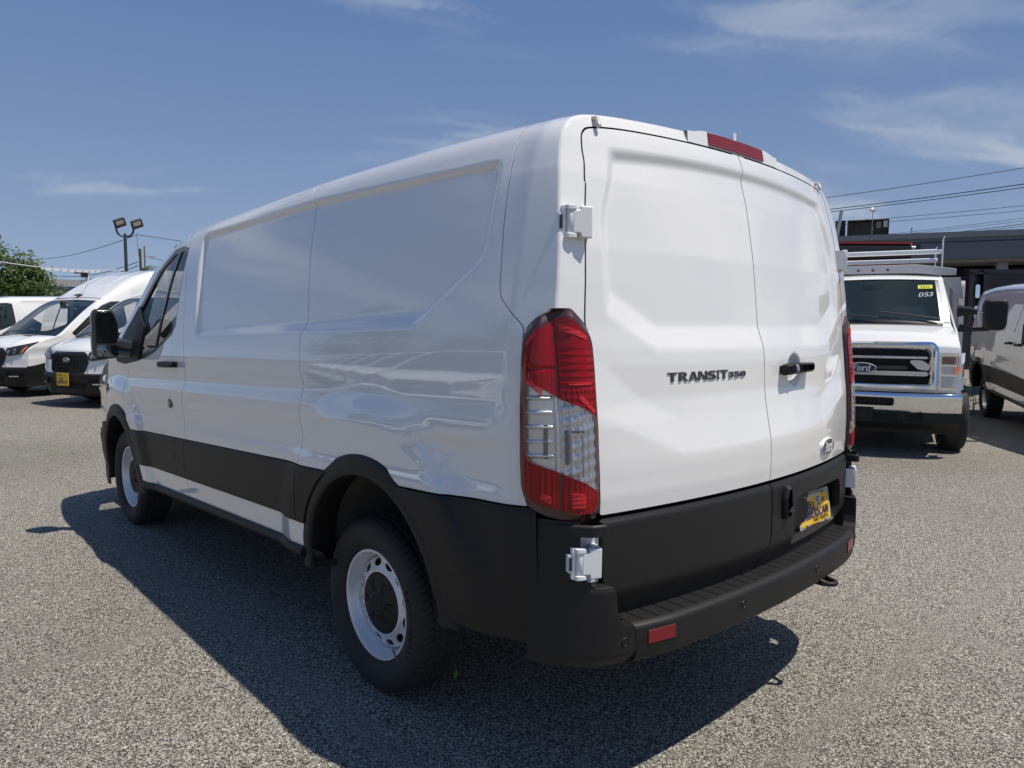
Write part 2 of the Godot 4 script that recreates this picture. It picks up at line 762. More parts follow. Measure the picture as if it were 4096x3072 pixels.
const SECP := [0.985, 0.47, 1.0, 0.55, 1.014, 0.70, 1.022, 0.90, 1.03, 1.05, 1.032, 1.2, 1.027, 1.35, 1.016, 1.45, 0.994, 1.60, 0.956, 1.80, 0.918, 1.95, 0.897, 2.02, 0.880, 2.065, 0.860, 2.098, 0.832, 2.123, 0.795, 2.140, 0.74, 2.152, 0.6, 2.163, 0.3, 2.173, 0.0, 2.176]
const REARZ := [0.5, 1.15, 0.88, 1.164, 0.958, 1.169, 1.025, 1.168, 1.065, 1.166, 1.17, 1.157, 1.25, 1.146, 1.35, 1.133, 1.42, 1.121, 1.47, 1.113, 1.6, 1.100, 1.7, 1.090, 1.765, 1.079, 1.865, 1.062, 1.916, 1.052, 1.982, 1.034, 2.03, 1.022, 2.056, 1.014, 2.083, 1.004, 2.13, 0.982]
const ZD := [0.5, -1.915, 0.64, -1.912, 0.89, -1.898, 1.09, -1.905, 1.2, -1.857, 1.41, -1.906, 1.706, -1.985, 1.977, -2.073, 2.143, -2.285, 2.3, -2.4, 2.8, -2.5]
const ZB := [0.5, -0.385, 0.527, -0.392, 0.635, -0.461, 0.88, -0.442, 0.97, -0.424, 1.09, -0.446, 1.228, -0.422, 1.292, -0.455, 1.44, -0.470, 1.46, -0.452, 1.496, -0.453, 1.834, -0.527, 2.036, -0.562, 2.10, -0.620, 2.158, -0.632]
const ZC := [0.5, 0.93, 0.9, 0.93, 1.38, 0.915, 1.433, 0.911, 1.524, 0.810, 1.56, 0.800, 1.621, 0.794, 1.724, 0.781, 1.88, 0.769, 2.02, 0.752, 2.06, 0.760, 2.1, 0.79, 2.16, 0.82]
const ZF := [0.4, -2.98, 1.0, -3.04, 1.25, -2.97, 1.31, -3.25, 1.42, -3.5]
const BODYP := [-2.50, 2.075, -2.60, 2.03, -2.80, 1.91, -3.0, 1.765, -3.30, 1.53, -3.52, 1.355, -3.62, 1.315, -3.85, 1.255, -4.03, 1.185, -4.13, 1.11, -4.175, 1.04, -4.20, 0.80, -4.18, 0.38, -4.1, 0.30, 2.0, 0.30, 2.0, 3.2, -2.50, 3.2]
const WINP := [-2.09, 1.99, -2.20, 2.015, -2.38, 2.01, -2.60, 1.925, -2.82, 1.78, -3.05, 1.60, -3.34, 1.375, -3.25, 1.315, -3.05, 1.30, -2.6, 1.335, -2.42, 1.37, -2.25, 1.43, -2.12, 1.475, -2.07, 1.53]


func section(step: float) -> void:
	var c := Curve2D.new()
	var po := pv(SECP)
	for i in po.size():
		var a := po[maxi(i - 1, 0)]
		var b := po[mini(i + 1, po.size() - 1)]
		var t := (b - a) / 6.0
		var la := (po[i] - a).length()
		var lb := (b - po[i]).length()
		var dir := t.normalized()
		c.add_point(po[i], -dir * la / 3.0, dir * lb / 3.0)
	c.bake_interval = 0.004
	var k := int(c.get_baked_length() / step)
	SEC.clear()
	for i in k + 1:
		SEC.append(c.sample_baked(c.get_baked_length() * i / k, true))


func roof_lift(z: float) -> float:
	if high_roof:
		return tab([-2.62, -0.11, -2.5, -0.06, -2.3, 0.04, -2.0, 0.22, -1.6, 0.42, -1.2, 0.53, -0.8, 0.57, 0.3, 0.58, 1.0, 0.55], z)
	return tab([-2.62, -0.115, -2.5, -0.075, -2.4, -0.048, -2.28, -0.024, -2.1, -0.006, -1.8, 0.0, -0.5, 0.0, 0.3, -0.022, 0.6, -0.04, 0.9, -0.062, 1.05, -0.075], z)


func relief(y: float, z: float) -> float:    # pressings in the side of the body
	var d := 0.013 * sm(1.22, 1.125, y) - 0.010 * (sm(1.11, 1.03, y) - sm(0.965, 0.91, y))
	if y < 1.3:
		var r := Vector2(z - 0.08, y - 0.45).length()
		if r < 0.9:
			d += 0.030 * (1.0 - sm(0.62, 0.80, r))
		r = Vector2(z + 3.24, y - 0.48).length()
		if r < 0.9:
			d += 0.026 * (1.0 - sm(0.60, 0.76, r))
		if z > 0.3 and z < 0.95:
			d -= 0.008 * sm(0.0, 0.02, smin((0.90 - z), smin(1.09 - y, (z - 0.40) * 0.74 + (y - 1.09) * 0.67, 0.02), 0.02))
	if y > 1.44 and y < 2.1 and z > -2.0 and z < 0.85:
		var b := sm(0.0, 0.056, y - 1.444)
		var m := -1.0
		var zb := tab(ZB, y)
		if z > zb:
			m = smin(0.715 - z, smin(2.035 - 0.042 * (z + 0.55) - y, (z - 0.40) * -0.515 + (y - 1.462) * 0.857, 0.05), 0.05)
		elif z < zb:
			m = smin((z + 1.745 + (y - 1.5) * 0.30) * 0.6, 2.046 - 0.012 * (z + 1.5) - y, 0.04)
		d -= 0.021 * b * sm(0.0, 0.028, m)
	return d * (1.0 - sm(0.78, 0.90, z)) if z > 0.78 else d


func sidep(q: Vector2, z: float) -> Vector3:   # a point of the right half of the body
	var x := q.x
	var y := q.y
	if y > 1.9:
		y += roof_lift(z) * minf((y - 1.9) / 0.25, 1.0)
		if high_roof:
			x *= 1.0 - 0.05 * minf((q.y - 1.9) / 0.25, 1.0) * sm(-2.4, -1.4, z)
	if z < -2.3:
		x -= 0.07 * sm(1.30, 1.95, q.y) * sm(-2.3, -3.3, z) * minf(1.0, q.x)
		if z < -2.7:
			x -= 0.115 * pow((-2.7 - z) / 1.5, 2.4) * minf(1.0, q.x)
	if z > 0.85:
		var c := z - 0.85
		x -= 0.26 * (c * c / 0.06 if c < 0.03 else c - 0.015) * minf(1.0, q.x)
	if z > 0.78 and q.y > 1.55:
		x += 0.025 * (q.y - 1.55) * sm(0.78, 0.95, z) * sm(2.14, 2.0, q.y)
	if q.y < 2.11:
		x += relief(q.y, z) * clampf((2.11 - q.y) / 0.03, 0, 1)
	return Vector3(x, y + SH * z, z)


func secx(y: float) -> float:
	for i in range(2, SECP.size(), 2):
		if y <= SECP[i + 1]:
			return lerpf(SECP[i - 2], SECP[i], clampf((y - SECP[i - 1]) / (SECP[i + 1] - SECP[i - 1]), 0, 1))
	return 0.0


func bodyx(y: float, z: float) -> Vector3:     # the right side at unsheared height y
	if y > 1.9:
		y = minf(1.9 + (y - 1.9) / maxf(0.3, 1.0 + roof_lift(z) / 0.25), 2.17)
	return sidep(Vector2(secx(y), y), z)


func rear_base(x: float, y: float) -> float:
	return tab(REARZ, y) - (0.1 + 0.025 * clampf((1.6 - y) / 0.6, 0, 1)) * x * x


func rearz(x: float, y: float) -> float:
	var ax := absf(x)
	var z := rear_base(x, y)
	if y > 1.38:
		var low := minf((y - 1.388) / 0.082, ((0.575 - ax) * 0.47 + (y - 1.462) * 0.88 + 0.068) / 0.078)
		var m := smin(low, smin((2.038 - 0.055 * ax * ax - y) / 0.034, ((0.795 - 0.07 * sm(1.75, 2.0, y)) - ax) / 0.034, 0.8), 0.35)
		z -= lerpf(0.016, 0.017, sm(1.5, 1.75, y)) * ramp(m)
	if y < 1.75:
		var top := (1.40 - y) / 0.16
		var low := (y - 1.055 - 0.42 * maxf(0.0, ax - 0.5)) / 0.115
		var m := smin(top, smin(low, (0.885 - ax) / 0.22, 0.12), 0.12)
		z -= 0.013 * ramp(m, 0.1)
		if y > 1.2 and y < 1.4 and x > 0.1 and x < 0.4:
			z -= 0.022 * sm(1.0, 0.72, Vector2((x - 0.243) / 0.064, (y - 1.302) / 0.062).length())
	return z


func clad_top(z: float) -> float:
	return 0.868 + 0.0115 * (z + 2.0) if z > -3.6 else 0.85 - 0.12 * sm(-3.6, -4.1, z)


func rear_edge(q: Vector2) -> float:           # where the side or roof meets the plane of the tail
	var z := 1.0
	for i in 10:
		var p := sidep(q, z)
		z = lerpf(z, rear_base(p.x, p.y), 0.6)
	return z


func door_x(y: float) -> float:
	return tab([0.85, 0.849, 1.1, 0.860, 1.49, 0.878, 1.7, 0.862, 1.84, 0.843, 1.94, 0.824, 2.0, 0.808, 2.03, 0.793, 2.05, 0.77, 2.066, 0.72], y)


func both(called: String, g: G, m: Material, root: Node) -> void:     # built on the right: one part there and its mirror image on the left
	obj(called, g, m, root)
	obj(called, g.mirrored(), m, root)


func make_van(opt: Dictionary) -> Node3D:
	var root := Node3D.new()
	root.name = numbered(opt.name)
	add_child(root, true)
	high_roof = opt.get("high", false)
	var fine: bool = opt.get("fine", false)
	var st: float = 0.011 if fine else 0.034
	var tail: bool = opt.get("tail", true)
	section(st)
	var ks := PackedFloat32Array()
	var kr := PackedFloat32Array()
	for i in SEC.size():
		if SEC[i].x >= 0.742:
			ks.append(i)
		else:
			kr.append(i)
	kr.insert(0, ks[ks.size() - 1])
	var side := func(z: float, k: float) -> Vector3: return sidep(SEC[int(k)], z)
	var sec2 := SEC
	var bp := pv(BODYP)
	var wp := pv(WINP)
	var W: Material = M.white_paint
	var B: Material = M.black_plastic
	var hem := 0.012
	var gap := 0.0025
	var body := func(p: Vector3) -> float: return psdf(bp, Vector2(p.z, p.y - SH * p.z)) if p.z < -2.3 else 1.0
	var above := func(p: Vector3) -> float: return p.y - SH * p.z - clad_top(p.z)
	var arch := func(p: Vector3) -> float:
		var y := p.y - SH * p.z
		return minf(Vector2(p.z - 0.08, y - 0.45).length(), Vector2(p.z + 3.24, y - 0.48).length()) - 0.505
	var d_a := func(p: Vector3) -> float: return tab(ZF, p.y - SH * p.z) - gap - p.z
	var d_b := func(p: Vector3) -> float: return p.z - tab(ZF, p.y - SH * p.z) - gap
	var d_c := func(p: Vector3) -> float: return tab(ZD, p.y - SH * p.z) - gap - p.z
	var d_d := func(p: Vector3) -> float: return p.z - tab(ZD, p.y - SH * p.z) - gap
	var d_e := func(p: Vector3) -> float: return tab(ZB, p.y - SH * p.z) - gap - p.z
	var d_f := func(p: Vector3) -> float: return p.z - tab(ZB, p.y - SH * p.z) - gap
	var d_g := func(p: Vector3) -> float: return tab(ZC, p.y - SH * p.z) - gap - p.z
	var d_h := func(p: Vector3) -> float: return p.z - tab(ZC, p.y - SH * p.z) - gap
	var win := func(p: Vector3) -> float: return -psdf(wp, Vector2(p.z, p.y - SH * p.z))
	var R := Vector3.RIGHT
	# painted side panels, right and left
	for e in [["front_fender", -4.21, -2.9, [body, above, arch, d_a]], ["front_door", -3.56, -1.84, [body, above, arch, d_b, d_c, win]], ["side_panel", -2.56, -0.36, [above, arch, d_d, d_e]], ["rear_quarter_panel", -0.66, 0.94, [above, arch, d_f, d_g]]]:
		if high_roof and e[0] == "side_panel":
			e[1] = -2.5
		var g := G.new()
		g.patch(side, steps(e[1], e[2], st), ks, R, e[3], hem)
		both(e[0], g, W, root)
	# the rear corner panels run to the edge of the tail; the strip round the doors turns in from there
	var zE := PackedFloat32Array()
	for q in SEC:
		zE.append(rear_edge(q) - 0.010)
	var corner := func(u: float, k: float) -> Vector3: return sidep(sec2[int(k)], lerpf(0.74, zE[int(k)], u))
	var upper := func(p: Vector3) -> float: return p.y - 0.001 - (tab([0.915, 1.43, 0.93, 1.46, 0.945, 1.478, 0.974, 1.499, 0.99, 1.518], p.z) if p.z < 0.995 and p.x > 0.93 else tab([0.845, 1.425, 0.88, 1.464, 0.925, 1.518], p.x))
	var g := G.new()
	var kc := PackedFloat32Array()
	for k in ks:
		if SEC[int(k)].y > 1.36:
			kc.append(k)
	g.patch(corner, steps(0, 1, st / 0.25), kc, R, [upper, d_h], hem)
	# round from the side on to the tail, then across to the door gap
	var inset := func(k: int) -> Vector2:
		var p := sidep(sec2[k], zE[k])
		var a := sidep(sec2[maxi(k - 1, 0)], zE[maxi(k - 1, 0)])
		var b := sidep(sec2[mini(k + 1, sec2.size() - 1)], zE[mini(k + 1, sec2.size() - 1)])
		var t := Vector2(b.x - a.x, b.y - a.y).normalized()
		var q := Vector2(-t.y, t.x)
		var d := tab([1.9, 0.088, 1.98, 0.085, 2.05, 0.066, 2.085, 0.05, 2.105, 0.041], p.y)
		if p.x < 0.02:
			q = Vector2.DOWN
		var r := Vector2(p.x, p.y) + q * d
		return Vector2(door_x(p.y), p.y) if p.y < 1.90 else r
	var outline := PackedVector2Array()
	var ka := []
	for i in SEC.size():
		if SEC[i].y > 0.85:
			ka.append(i)
			if i % 3 == 0 or SEC[i].y > 1.98 and SEC[i].x > 0.6 or i == SEC.size() - 1:
				outline.append(inset.call(i))
	var strip := func(u: float, kf: float) -> Vector3:
		var k := int(kf)
		var p := sidep(sec2[k], zE[k])
		var i2: Vector2 = inset.call(k)
		var r := 0.010
		var d := Vector2(i2.x - p.x, i2.y - p.y)
		var L := d.length()
		if u < 0.3:
			var a := u / 0.3 * PI / 2
			var m := Vector2(p.x, p.y) + d / L * r * (1.0 - cos(a))
			return Vector3(m.x, m.y, lerpf(p.z, rear_base(m.x, m.y), sin(a)))
		var m := Vector2(p.x, p.y) + d / L * lerpf(r, L, (u - 0.3) / 0.7)
		return Vector3(m.x, m.y, rear_base(m.x, m.y))
	var us := PackedFloat32Array([0, 0.075, 0.15, 0.225, 0.3, 0.45, 0.6, 0.8, 1.0])
	var ksu := PackedFloat32Array()
	for k in ka:
		if SEC[k].x >= 0.742 and SEC[k].y > 1.36:
			ksu.append(k)
	g.patch(strip, us, ksu, Vector3.BACK, [upper], 0.02)
	both("rear_corner_panel", g, W, root)
	# roof from ditch to ditch, with a few shallow ribs
	var ribs := func(x: float, z: float) -> float:
		return 0.006 * (sm(0.16, 0.19, absf(x)) - sm(0.36, 0.39, absf(x)) + sm(0.50, 0.53, absf(x)) - sm(0.66, 0.69, absf(x))) * sm(-2.2, -1.9, z) * sm(0.93, 0.8, z)
	var roof := func(z: float, k: float) -> Vector3:
		var s := 1.0 if k < sec2.size() else -1.0
		var i := int(k) if k < sec2.size() else 2 * sec2.size() - 2 - int(k)
		var zz := minf(z, zE[i])
		var p := sidep(sec2[i], zz)
		return Vector3(p.x * s, p.y + ribs.call(p.x, zz), zz)
	var kk := PackedFloat32Array()
	for i in range(int(kr[0]), 2 * SEC.size() - 2 - int(kr[0]) + 1):
		kk.append(i)
	g = G.new()
	g.patch(roof, steps(-2.52, 0.985, st * 2.0), kk, Vector3.UP)
	var kt := PackedFloat32Array()
	for i in range(int(kr[0]), SEC.size()):
		kt.append(i)
	var gs := G.new()
	gs.patch(strip, us, kt, Vector3.BACK, [], 0.02)
	g.add(gs)
	g.add(gs.mirrored())
	obj("roof", g, W, root)
	for s in ([-1.0, 1.0] if fine else []):   # the plugs that end the two roof ditches
		g = G.new()
		g.tube([Vector3(s * 0.745, 2.14 + roof_lift(0.90) + SH * 0.9, 0.90), Vector3(s * 0.747, 2.10, 0.955), Vector3(s * 0.748, 2.074, 0.966)], [0.005, 0.008, 0.009], 8)
		obj("ditch_plug", g, M.frame_grey, root)
	# black lower cladding and white sills
	var low_b := func(p: Vector3) -> float: return clad_top(p.z) - 0.004 - (p.y - SH * p.z)
	var rear_or_high := func(p: Vector3) -> float:
		return 1.0 if p.z > 0.3 or p.z < -3.3 else p.y - SH * p.z - 0.634
	var clad := func(z: float, k: float) -> Vector3:
		var p := sidep(sec2[int(k)], z)
		var y := p.y - SH * z
		var t := 0.009 * sm(0.0, 0.012, clad_top(z) - y)
		if z > 0.2:
			t += 0.006 * sm(0.645, 0.66, y)
		return p + Vector3(t, 0, 0)
	var kl := PackedFloat32Array()
	for k in ks:
		if SEC[int(k)].y < 0.93:
			kl.append(k)
	var kls := steps(0, kl[kl.size() - 1], 1.0)
	g = G.new()
	var d_slit := func(p: Vector3) -> float: return absf(p.z - tab([0.6, -2.066, 0.9, -2.03], p.y - SH * p.z)) - 0.003
	for e in [[-3.1, -1.85, [d_c, d_slit]], [-1.95, -0.36, [d_d, d_e]], [-0.6, 0.97, [d_f]]]:
		var cuts: Array = [low_b, arch, rear_or_high, body]
		cuts.append_array(e[2])
		g.patch(clad, steps(e[0], e[1], st), kls, R, cuts, 0.014)
	both("lower_cladding", g, B, root)
	g = G.new()
	var sill_hi := func(p: Vector3) -> float: return 0.632 - (p.y - SH * p.z)
	var sill_lo := func(p: Vector3) -> float: return p.y - SH * p.z - 0.518
	for e in [[-2.75, -1.85, [d_c]], [-1.95, -0.3, [d_d, func(p: Vector3) -> float: return tab(ZB, p.y - SH * p.z) - 0.002 - p.z]], [-0.5, -0.28, [func(p: Vector3) -> float: return p.z - tab(ZB, p.y - SH * p.z) - 0.002]]]:
		var cuts: Array = [sill_hi, sill_lo, arch]
		cuts.append_array(e[2])
		g.patch(side, steps(e[0], e[1], st), kls, R, cuts, 0.01)
	both("sill", g, W, root)
	g = G.new()   # black step trim under the sill
	var pr := pv([0.0, 0.525, 0.012, 0.52, 0.022, 0.505, 0.020, 0.485, -0.02, 0.462, -0.16, 0.455])
	var trim := func(z: float, k: float) -> Vector3:
		var q := pr[int(k)]
		return Vector3(bodyx(0.52, z).x + q.x, q.y + SH * z, z)
	g.patch(trim, steps(-2.70, -0.26, st * 2), steps(0, 5, 1), R, [arch], 0.03, true)
	both("rocker_trim", g, B, root)
	# wheel arch trims
	for a in [[0.08, 0.45, 200.0, -22.0], [-3.24, 0.48, 196.0, -22.0]]:
		g = G.new()
		var prof := pv([0.53, 0.0, 0.528, 0.010, 0.515, 0.018, 0.47, 0.026, 0.452, 0.024, 0.444, 0.012, 0.442, -0.03, 0.455, -0.09])
		var flare := func(u: float, k: float) -> Vector3:
			var q := prof[int(k)]
			var t := deg_to_rad(u)
			var leg := sm(10.0, -22.0, u) * 0.06 if a[0] < -1 else sm(15.0, -22.0, u) * 0.02
			var rr := q.x + leg
			var z: float = a[0] + cos(t) * rr
			var y: float = a[1] + sin(t) * rr
			return Vector3(bodyx(clampf(y, 0.5, 2.0), clampf(z, -4.15, 0.9)).x - relief(y, z) + 0.026 + q.y - (0.012 if q.y < -0.02 else 0.0), y + SH * z, z)
		g.patch(flare, steps(a[3], a[2], 2.5 if fine else 7.0), steps(0, 7, 1), R, [func(p: Vector3) -> float: return p.y - SH * p.z - 0.44], 0.01)
		both("wheel_arch_trim", g, B, root)
		g = G.new()
		var well := func(u: float, w: float) -> Vector3:
			var t := deg_to_rad(u)
			return Vector3(w, a[1] + sin(t) * 0.475 + SH * a[0], a[0] + cos(t) * 0.475)
		g.patch(well, steps(8, 172, 8.0), steps(0.55, 1.0, 0.15), Vector3.DOWN)
		both("wheel_housing", g, M.liner, root)
	# dark core that closes the gaps between panels, and the underside
	g = G.new()
	var core := func(z: float, k: float) -> Vector3:
		var p := sidep(sec2[int(k)], z)
		return Vector3(p.x - 0.05, p.y - (0.03 if sec2[int(k)].y > 2.1 else 0.0), z)
	g.patch(core, steps(-2.0, 0.93, 0.1), ks, R, [arch])
	g.add(g.mirrored())
	g.box(Vector3(0, 0.50, -1.6), Vector3(1.1, 0.12, 5.0))
	g.box(Vector3(0, 1.2, 0.955), Vector3(1.66, 1.2, 0.03))
	g.box(Vector3(0, 0.62, 0.72), Vector3(1.3, 0.16, 0.5))
	g.box(Vector3(0, 0.53, 1.02), Vector3(1.30, 0.05, 0.20))
	g.box(Vector3(0, 0.50, -3.45), Vector3(1.5, 0.12, 1.2))
	g.box(Vector3(0, 0.52, -1.65), Vector3(1.84, 0.1, 2.3))
	g.tube([Vector3(-0.8, 0.35, 0), Vector3(0.8, 0.35, 0)], 0.055, 10)
	g.tube([Vector3(-0.8, 0.33, -3.3), Vector3(0.8, 0.33, -3.3)], 0.04, 8)
	g.lathe([Vector2(0.01, -0.16), Vector2(0.14, -0.11), Vector2(0.15, 0.1), Vector2(0.01, 0.14)], Transform3D(Basis(Vector3.RIGHT, PI / 2), Vector3(0, 0.35, 0)), 16)
	for s in [-1.0, 1.0]:
		g.box(Vector3(s * 0.55, 0.33, 0.05), Vector3(0.07, 0.03, 1.4))
		g.box(Vector3(s * 0.50, 0.48, -1.2), Vector3(0.08, 0.14, 4.6))
	obj("underbody", g, M.underbody, root)
	g = G.new()   # load-space bulkhead and floor behind the seats
	g.box(Vector3(0, 1.22, -1.90), Vector3(1.62, 1.45, 0.03))
	obj("bulkhead", g, M.interior_dark if fine else M.interior_panel, root)
	cab(root, side, ks, wp, fine, st)
	if tail:
		van_tail(root, outline, fine, st)
	else:
		g = G.new()
		var full := outline.duplicate()
		for i in range(outline.size() - 2, -1, -1):
			full.append(Vector2(-outline[i].x, outline[i].y))
		g.patch(func(x: float, y: float) -> Vector3: return Vector3(x, y, rearz(x, y)), steps(-0.9, 0.9, 0.06), steps(0.5, 2.9, 0.06), Vector3.BACK, [func(p: Vector3) -> float: return psdf(full, Vector2(p.x, p.y))])
		obj("rear_door", g, W, root)
	wheels(root, fine)
	return root


func wheel_mesh(fine: bool) -> Array:          # tyre, rim, cap: axle along x, outside at +x
	var tyre := G.new()
	var prof := []    # radius, x
	for q in [[0.222, 0.078], [0.232, 0.094], [0.262, 0.110], [0.292, 0.114], [0.315, 0.111], [0.330, 0.103], [0.343, 0.090], [0.3505, 0.072]]:
		prof.append(Vector2(q[0], q[1]))
	for i in range(1, 30):
		prof.append(Vector2(0.353 - 0.003 * pow(absf(1.0 - i / 15.0), 2.0), 0.072 - 0.144 * i / 30.0))
	for i in range(7, -1, -1):
		prof.append(Vector2(prof[i].x, -prof[i].y))
	var np := prof.size()
	var tread := func(u: float, k: float) -> Vector3:
		var q: Vector2 = prof[int(k)]
		var r := q.x
		if fine and absf(q.y) < 0.098 and r > 0.335:
			var x := q.y
			for gx in [-0.045, -0.015, 0.018, 0.048]:
				var wob: float = gx + 0.0025 * sin(u * 52.0)
				r -= 0.008 * clampf(1.0 - absf(x - wob) / 0.0055, 0, 1)
			var s := fposmod(u * 78.0 / TAU + x * 14.0 * (1.0 if absf(x) > 0.03 else -1.0), 1.0)
			r -= 0.0065 * clampf(1.0 - absf(s - 0.5) / 0.16, 0, 1)
		elif fine and q.x > 0.29 and q.x < 0.32 and q.y > 0:
			r += 0.0
		return Vector3(q.y, cos(u) * r, sin(u) * r)
	tyre.patch(tread, steps(0, TAU, TAU / (624.0 if fine else 40.0)), steps(0, np - 1, 1.0 if fine else 1.0), Vector3.RIGHT)
	# patch() cannot tell the outside of a closed ring: set it straight
	for i in tyre.v.size():
		var c := Vector3(0, tyre.v[i].y, tyre.v[i].z)
		var out := (tyre.v[i] - c.normalized() * 0.28)
		if tyre.n[i].dot(out) < 0:
			tyre.n[i] = -tyre.n[i]
	for i in range(0, tyre.ix.size(), 3):
		var a := tyre.ix[i]
		var b := tyre.ix[i + 1]
		var c := tyre.ix[i + 2]
		if (tyre.v[c] - tyre.v[a]).cross(tyre.v[b] - tyre.v[a]).dot(tyre.n[a] + tyre.n[b] + tyre.n[c]) < 0:
			tyre.ix[i + 1] = c
			tyre.ix[i + 2] = b
	var rim := G.new()
	var ax := Transform3D(Basis(Vector3(0, 0, 1), Vector3(1, 0, 0), Vector3(0, 1, 0)), Vector3.ZERO)
	rim.lathe([Vector2(0.214, 0.070), Vector2(0.2225, 0.083), Vector2(0.2205, 0.0885), Vector2(0.212, 0.088), Vector2(0.206, 0.078), Vector2(0.203, 0.062), Vector2(0.196, 0.050), Vector2(0.192, 0.036), Vector2(0.191, 0.012), Vector2(0.187, -0.004)], ax, 64 if fine else 24)
	var disc := func(u: float, r: float) -> Vector3:
		var h := tab([0.10, 0.056, 0.126, 0.060, 0.136, 0.058, 0.147, 0.051, 0.165, 0.046, 0.180, 0.040, 0.186, 0.024, 0.190, 0.0], r)
		return Vector3(h, cos(u) * r, sin(u) * r)
	var holes := func(p: Vector3) -> float:
		var u := fposmod(atan2(p.z, p.y) / (TAU / 12.0), 1.0) - 0.5
		var r := Vector2(p.y, p.z).length()
		return Vector2(u * TAU / 12.0 * r / 0.027, (r - 0.163) / 0.0165).length() - 1.0
	rim.patch(disc, steps(0, TAU, TAU / (320.0 if fine else 64.0)), steps(0.10, 0.190, 0.0035 if fine else 0.014), Vector3.RIGHT, [holes], 0.006)
	var cap := G.new()
	var lobes := func(u: float, r: float) -> Vector3:
		var h := tab([0.0, 0.080, 0.030, 0.080, 0.033, 0.074, 0.036, 0.079, 0.044, 0.078, 0.05, 0.074, 0.085, 0.069, 0.120, 0.064, 0.126, 0.058], r)
		var f := fposmod(u / TAU * 6.0, 1.0)
		if r > 0.05 and r < 0.1:
			h -= 0.006 * (sm(0.30, 0.36, f) - sm(0.64, 0.70, f)) * sm(0.05, 0.058, r) * sm(0.1, 0.092, r)
		return Vector3(h, cos(u) * r, sin(u) * r)
	cap.patch(lobes, steps(0, TAU, TAU / (180.0 if fine else 24.0)), steps(0.0, 0.126, 0.003 if fine else 0.013), Vector3.RIGHT)
	return [tyre, rim, cap]


func wheels(root: Node3D, fine: bool) -> void:
	var w := wheel_mesh(fine)
	for z in [0.0, -3.3]:
		for s in [-1.0, 1.0]:
			var hub := Node3D.new()
			hub.name = "wheel"
			var k := 0
			while root.has_node(NodePath(hub.name)):
				k += 1
				hub.name = "wheel_%03d" % k
			root.add_child(hub)
			hub.position = Vector3(s * 0.865, 0.350, z)
			hub.rotation = Vector3(0.4 * z, 0 if s > 0 else PI, 0)
			var key := "wheel_fine" if fine else "wheel"
			if not fnt.has(key):
				var bk := G.new()
				bk.lathe([Vector2(0.183, -0.012), Vector2(0.02, -0.02)], Transform3D(Basis(Vector3(0, 0, 1), Vector3(1, 0, 0), Vector3(0, 1, 0)), Vector3.ZERO), 24)
				fnt[key] = [w[0].mesh(M.tyre), w[1].mesh(M.wheel_silver), w[2].mesh(M.black_plastic), bk.mesh(M.dark_gap)]
			for i in 4:
				var o := MeshInstance3D.new()
				o.name = ["tyre", "rim", "hub_cap", "brake_drum"][i]
				o.mesh = fnt[key][i]
				hub.add_child(o)
			if fine and z == 0.0 and s < 0:
				var g := G.new()   # raised lettering on the sidewall and the balance weight on the rim
				var word := "CONTINENTAL"
				for i in word.length():
					var a := deg_to_rad(62.0 - i * 5.2)
					var xf := Transform3D(Basis(Vector3(0, sin(a), -cos(a)), Vector3(0, cos(a), sin(a)), Vector3(1, 0, 0)), Vector3(0.1135, cos(a) * 0.285, sin(a) * 0.285))
					xf.basis.x = xf.basis.y.cross(xf.basis.z)
					g.text(word[i], fnt.bold, 0.017, xf, 0.003)
				var o := obj("sidewall_lettering", g, M.tyre, hub)
				o.rotation.x = -2.2
				g = G.new()
				g.box(Vector3(0.0905, -0.16, -0.150), Vector3(0.006, 0.055, 0.012), Basis(Vector3.RIGHT, 0.73))
				obj("balance_weight", g, M.satin_chrome, hub)


# ---------------------------------------------------------------- the van's front end

# edge height, edge z, bow of the middle forward, crown
const NOSE := [2.075, -2.50, 0.0, 0.03, 2.038, -2.585, 0.02, 0.03, 1.91, -2.80, 0.07, 0.03, 1.765, -3.0, 0.10, 0.03, 1.53, -3.30, 0.145, 0.025, 1.39, -3.475, 0.17, 0.02, 1.325, -3.58, 0.175, 0.02, 1.315, -3.62, 0.175, 0.035, 1.255, -3.85, 0.17, 0.055, 1.185, -4.03, 0.17, 0.06, 1.11, -4.13, 0.19, 0.05, 1.04, -4.175, 0.195, 0.03, 0.92, -4.19, 0.20, 0.0, 0.80, -4.20, 0.205, 0.0, 0.70, -4.21, 0.215, 0.0, 0.55, -4.20, 0.215, 0.0, 0.42, -4.17, 0.20, 0.0, 0.34, -4.10, 0.19, 0.0]


func nose_row(k: float) -> Array:
	var i := clampi(int(k), 0, NOSE.size() / 4 - 2)
	var f := k - i
	var r := []
	for c in 4:
		var m := NOSE.size() / 4 - 1
		var a: float = NOSE[maxi(i - 1, 0) * 4 + c]
		var b: float = NOSE[i * 4 + c]
		var d: float = NOSE[(i + 1) * 4 + c]
		var e: float = NOSE[mini(i + 2, m) * 4 + c]
		r.append(b + 0.5 * f * (d - a + f * (2 * a - 5 * b + 4 * d - e + f * (3 * (b - d) + e - a))))
	return r


func nosep(u: float, k: float) -> Vector3:
	var r := nose_row(k)
	var xe := maxf(0.1, bodyx(r[0], r[1]).x)
	var au := absf(u)
	return Vector3(u * xe, r[0] + r[3] * (1.0 - u * u) + SH * r[1], r[1] - r[2] * (1.0 - pow(au, 2.3)))


